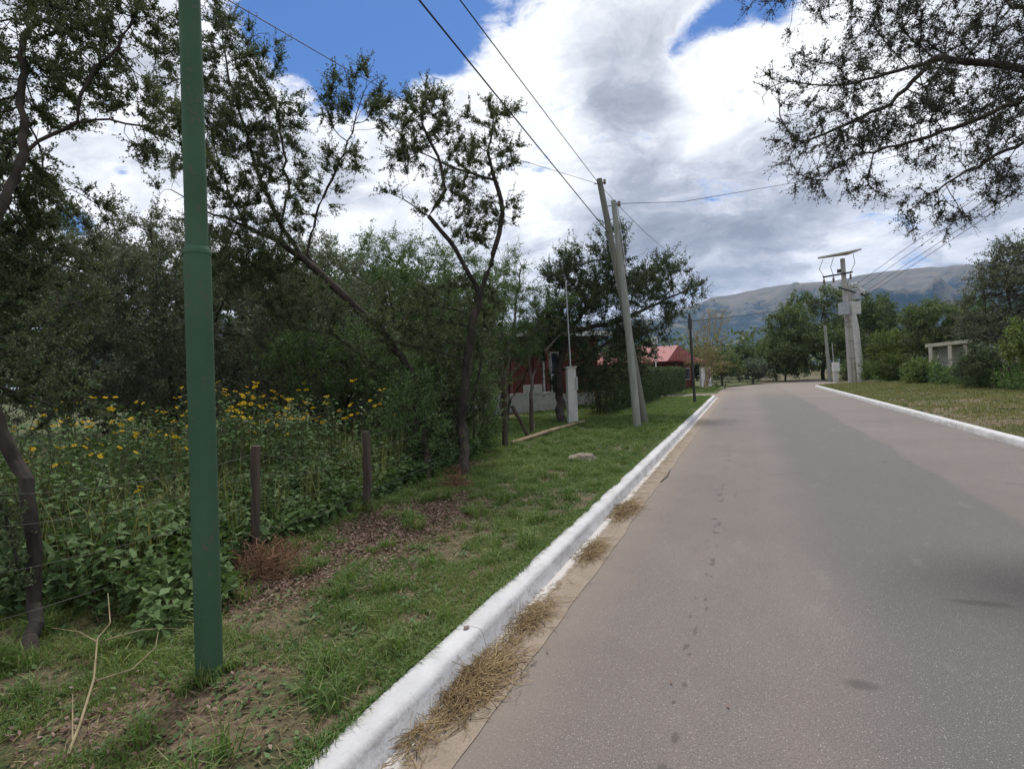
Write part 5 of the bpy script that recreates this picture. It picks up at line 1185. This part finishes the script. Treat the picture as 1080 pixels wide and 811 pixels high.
# ------------------------------------------------------------------ straw, twigs and debris
def strands(c, d, L, r, rng, bend=.25, seg=3):
    n = len(c); side = unit(rng.normal(size=(n, 3))*np.array([1, 1, .4])); parts = []
    pts = [c+d*(L[:, None]*k/seg)+side*(L[:, None]*bend*math.sin(math.pi*k/seg)) for k in range(seg+1)]
    for a, b in zip(pts[:-1], pts[1:]):
        dd = unit(b-a); parts.append(ring_edges(a, b, r, r*.9, dd, dd, 3))
    return merge(parts)
def debris():
    rng = np.random.default_rng(13)
    heaps = [(505, 715, .40, .062, 1250, 'largest heap of dry straw in the gutter, nearest the camera'), (560, 650, .30, .04, 420, 'second heap of dry straw in the gutter, beyond the largest'), (625, 580, .34, .04, 420, 'third patch of dry straw in the gutter, beside the bare kerb edge'), (660, 537, .50, .06, 800, 'farthest heap of dry straw in the gutter'),
             (440, 775, .18, .03, 120, 'thin wisp of straw against the kerb at the bottom edge')]
    for (px, py, ly, lx, n, lb) in heaps:
        c0 = G(px, py, .02); x = c0.x+rng.normal(0, lx, n); x = np.clip(x, XF+.02, XG+.12); y = c0.y+rng.normal(0, ly*.5, n)
        hz = .05*np.exp(-((x-c0.x)/lx)**2/2-((y-c0.y)/(ly*.5))**2/2); c = np.stack([x, y, .010+rng.random(n)*hz], 1); d = unit(np.stack([rng.normal(0, .5, n), rng.normal(0, 1, n), rng.normal(0, .08, n)], 1)); L = .05+.13*rng.random(n)
        v, f = strands(c, d, L, np.full(n, .0018), rng, .12); v[:, 2] = np.maximum(v[:, 2], .0065)
        tag(mesh_obj('straw_heap', v, f, M['straw']), lb, 'straw', 'straw heaps in the gutter')
    n = 900; y = 1.2+rng.random(n)**1.2*14; x = XF+.03+np.abs(rng.normal(0, .10, n)); k = fbm(y*1.1, y*0, 91, 3) > .42; x, y = x[k], y[k]; n = len(x)
    c = np.stack([x, y, .009+rng.random(n)*.004], 1); d = unit(np.stack([rng.normal(0, .6, n), rng.normal(0, 1, n), np.zeros(n)], 1)); v, f = strands(c, d, .03+.10*rng.random(n), np.full(n, .0014), rng, .1); v[:, 2] = np.maximum(v[:, 2], .0065)
    tag(mesh_obj('loose_straw', v, f, M['straw']), 'loose stalks of straw strewn thinly along the gutter between the heaps', 'straw', kind='stuff')
    # root ball at the post
    for (px, py, R0, n, lb) in ((282, 607, .24, 700, 'reddish ball of dead uprooted twigs at the foot of the fence post'), (482, 515, .13, 260, 'small rusty clump of dead twigs at the foot of the leaning thorn tree')):
        c0 = onG(px, py); d = unit(rng.normal(size=(n, 3))); d[:, 2] = np.abs(d[:, 2])*.8; c = np.array(c0)[None]+d*R0*rng.random((n, 1))*np.array([1.2, 1.2, .6])+np.array([0, 0, .02]); dd = unit(np.cross(d, rng.normal(size=(n, 3)))+d*.25)
        v, f = strands(c, dd, .10+.22*rng.random(n), .0012+.0022*rng.random(n), rng, .35, 4); v[:, 2] = np.maximum(v[:, 2], c0.z-.01)
        tag(mesh_obj('twig_ball', v, f, M['root']), lb, 'twig pile')
    # fallen branch
    def stick(paths, lb):
        mb = MB()
        for pts, r in paths:
            Pp = [onG(px, py)+Vector((0, 0, h)) for px, py, h in pts]; k = len(Pp); mb.tube(Pp, [r*(1-.6*i/(k-1)) for i in range(k)], 6)
        tag(mb.build('fallen_branch', M['stick']), lb, 'branch')
    stick([([(72, 803, .03), (85, 775, .05), (100, 735, .09), (104, 700, .14), (118, 690, .18), (116, 670, .26)], .0065), ([(104, 702, .13), (85, 688, .12), (55, 676, .08)], .0045), ([(112, 700, .13), (150, 690, .14), (180, 680, .1), (205, 680, .08)], .004), ([(102, 735, .08), (140, 720, .07), (165, 700, .09), (168, 688, .12)], .004), ([(77, 790, .04), (78, 760, .12)], .004)],
          'pale forked fallen branch lying in the grass left of the green pole')
    # twig on the asphalt and a few leaves
    mb = MB(); a, b, c = G(697, 508, .006), G(704, 502, .010), G(707, 495, .006); mb.tube([a, b, c], [.008, .006, .004], 6); tag(mb.build('twig', M['bark']), 'single short dark twig lying on the asphalt near the gutter', 'twig')
    k = G(455, 790, .006)
    n = 26; x = rng.uniform(XF+.02, 2.5, n); y = 1.6+rng.random(n)*7; c = np.stack([x, y, np.full(n, .009)], 1); d = unit(rng.normal(size=(n, 3))*np.array([1, 1, .05])); v, f = leaf_quads(c, d, .02+.02*rng.random(n), .012, rng, 20)
    tag(mesh_obj('road_litter', v, f, M['litter']), 'few tiny dead leaves scattered over the asphalt', 'leaf litter', kind='stuff')
    c = onG(378, 663); mb = MB(); q = Vector((XK+.07, G(487, 665, .13).y, .135)); mb.add([q, q+Vector((.02, .02, .006)), q+Vector((.015, .06, .004)), q+Vector((-.015, .035, .007))], [(0, 1, 2, 3)]); tag(mb.build('dead_leaf', M['litter']), 'dead brown leaf lying on top of the left kerb', 'leaf')
debris()
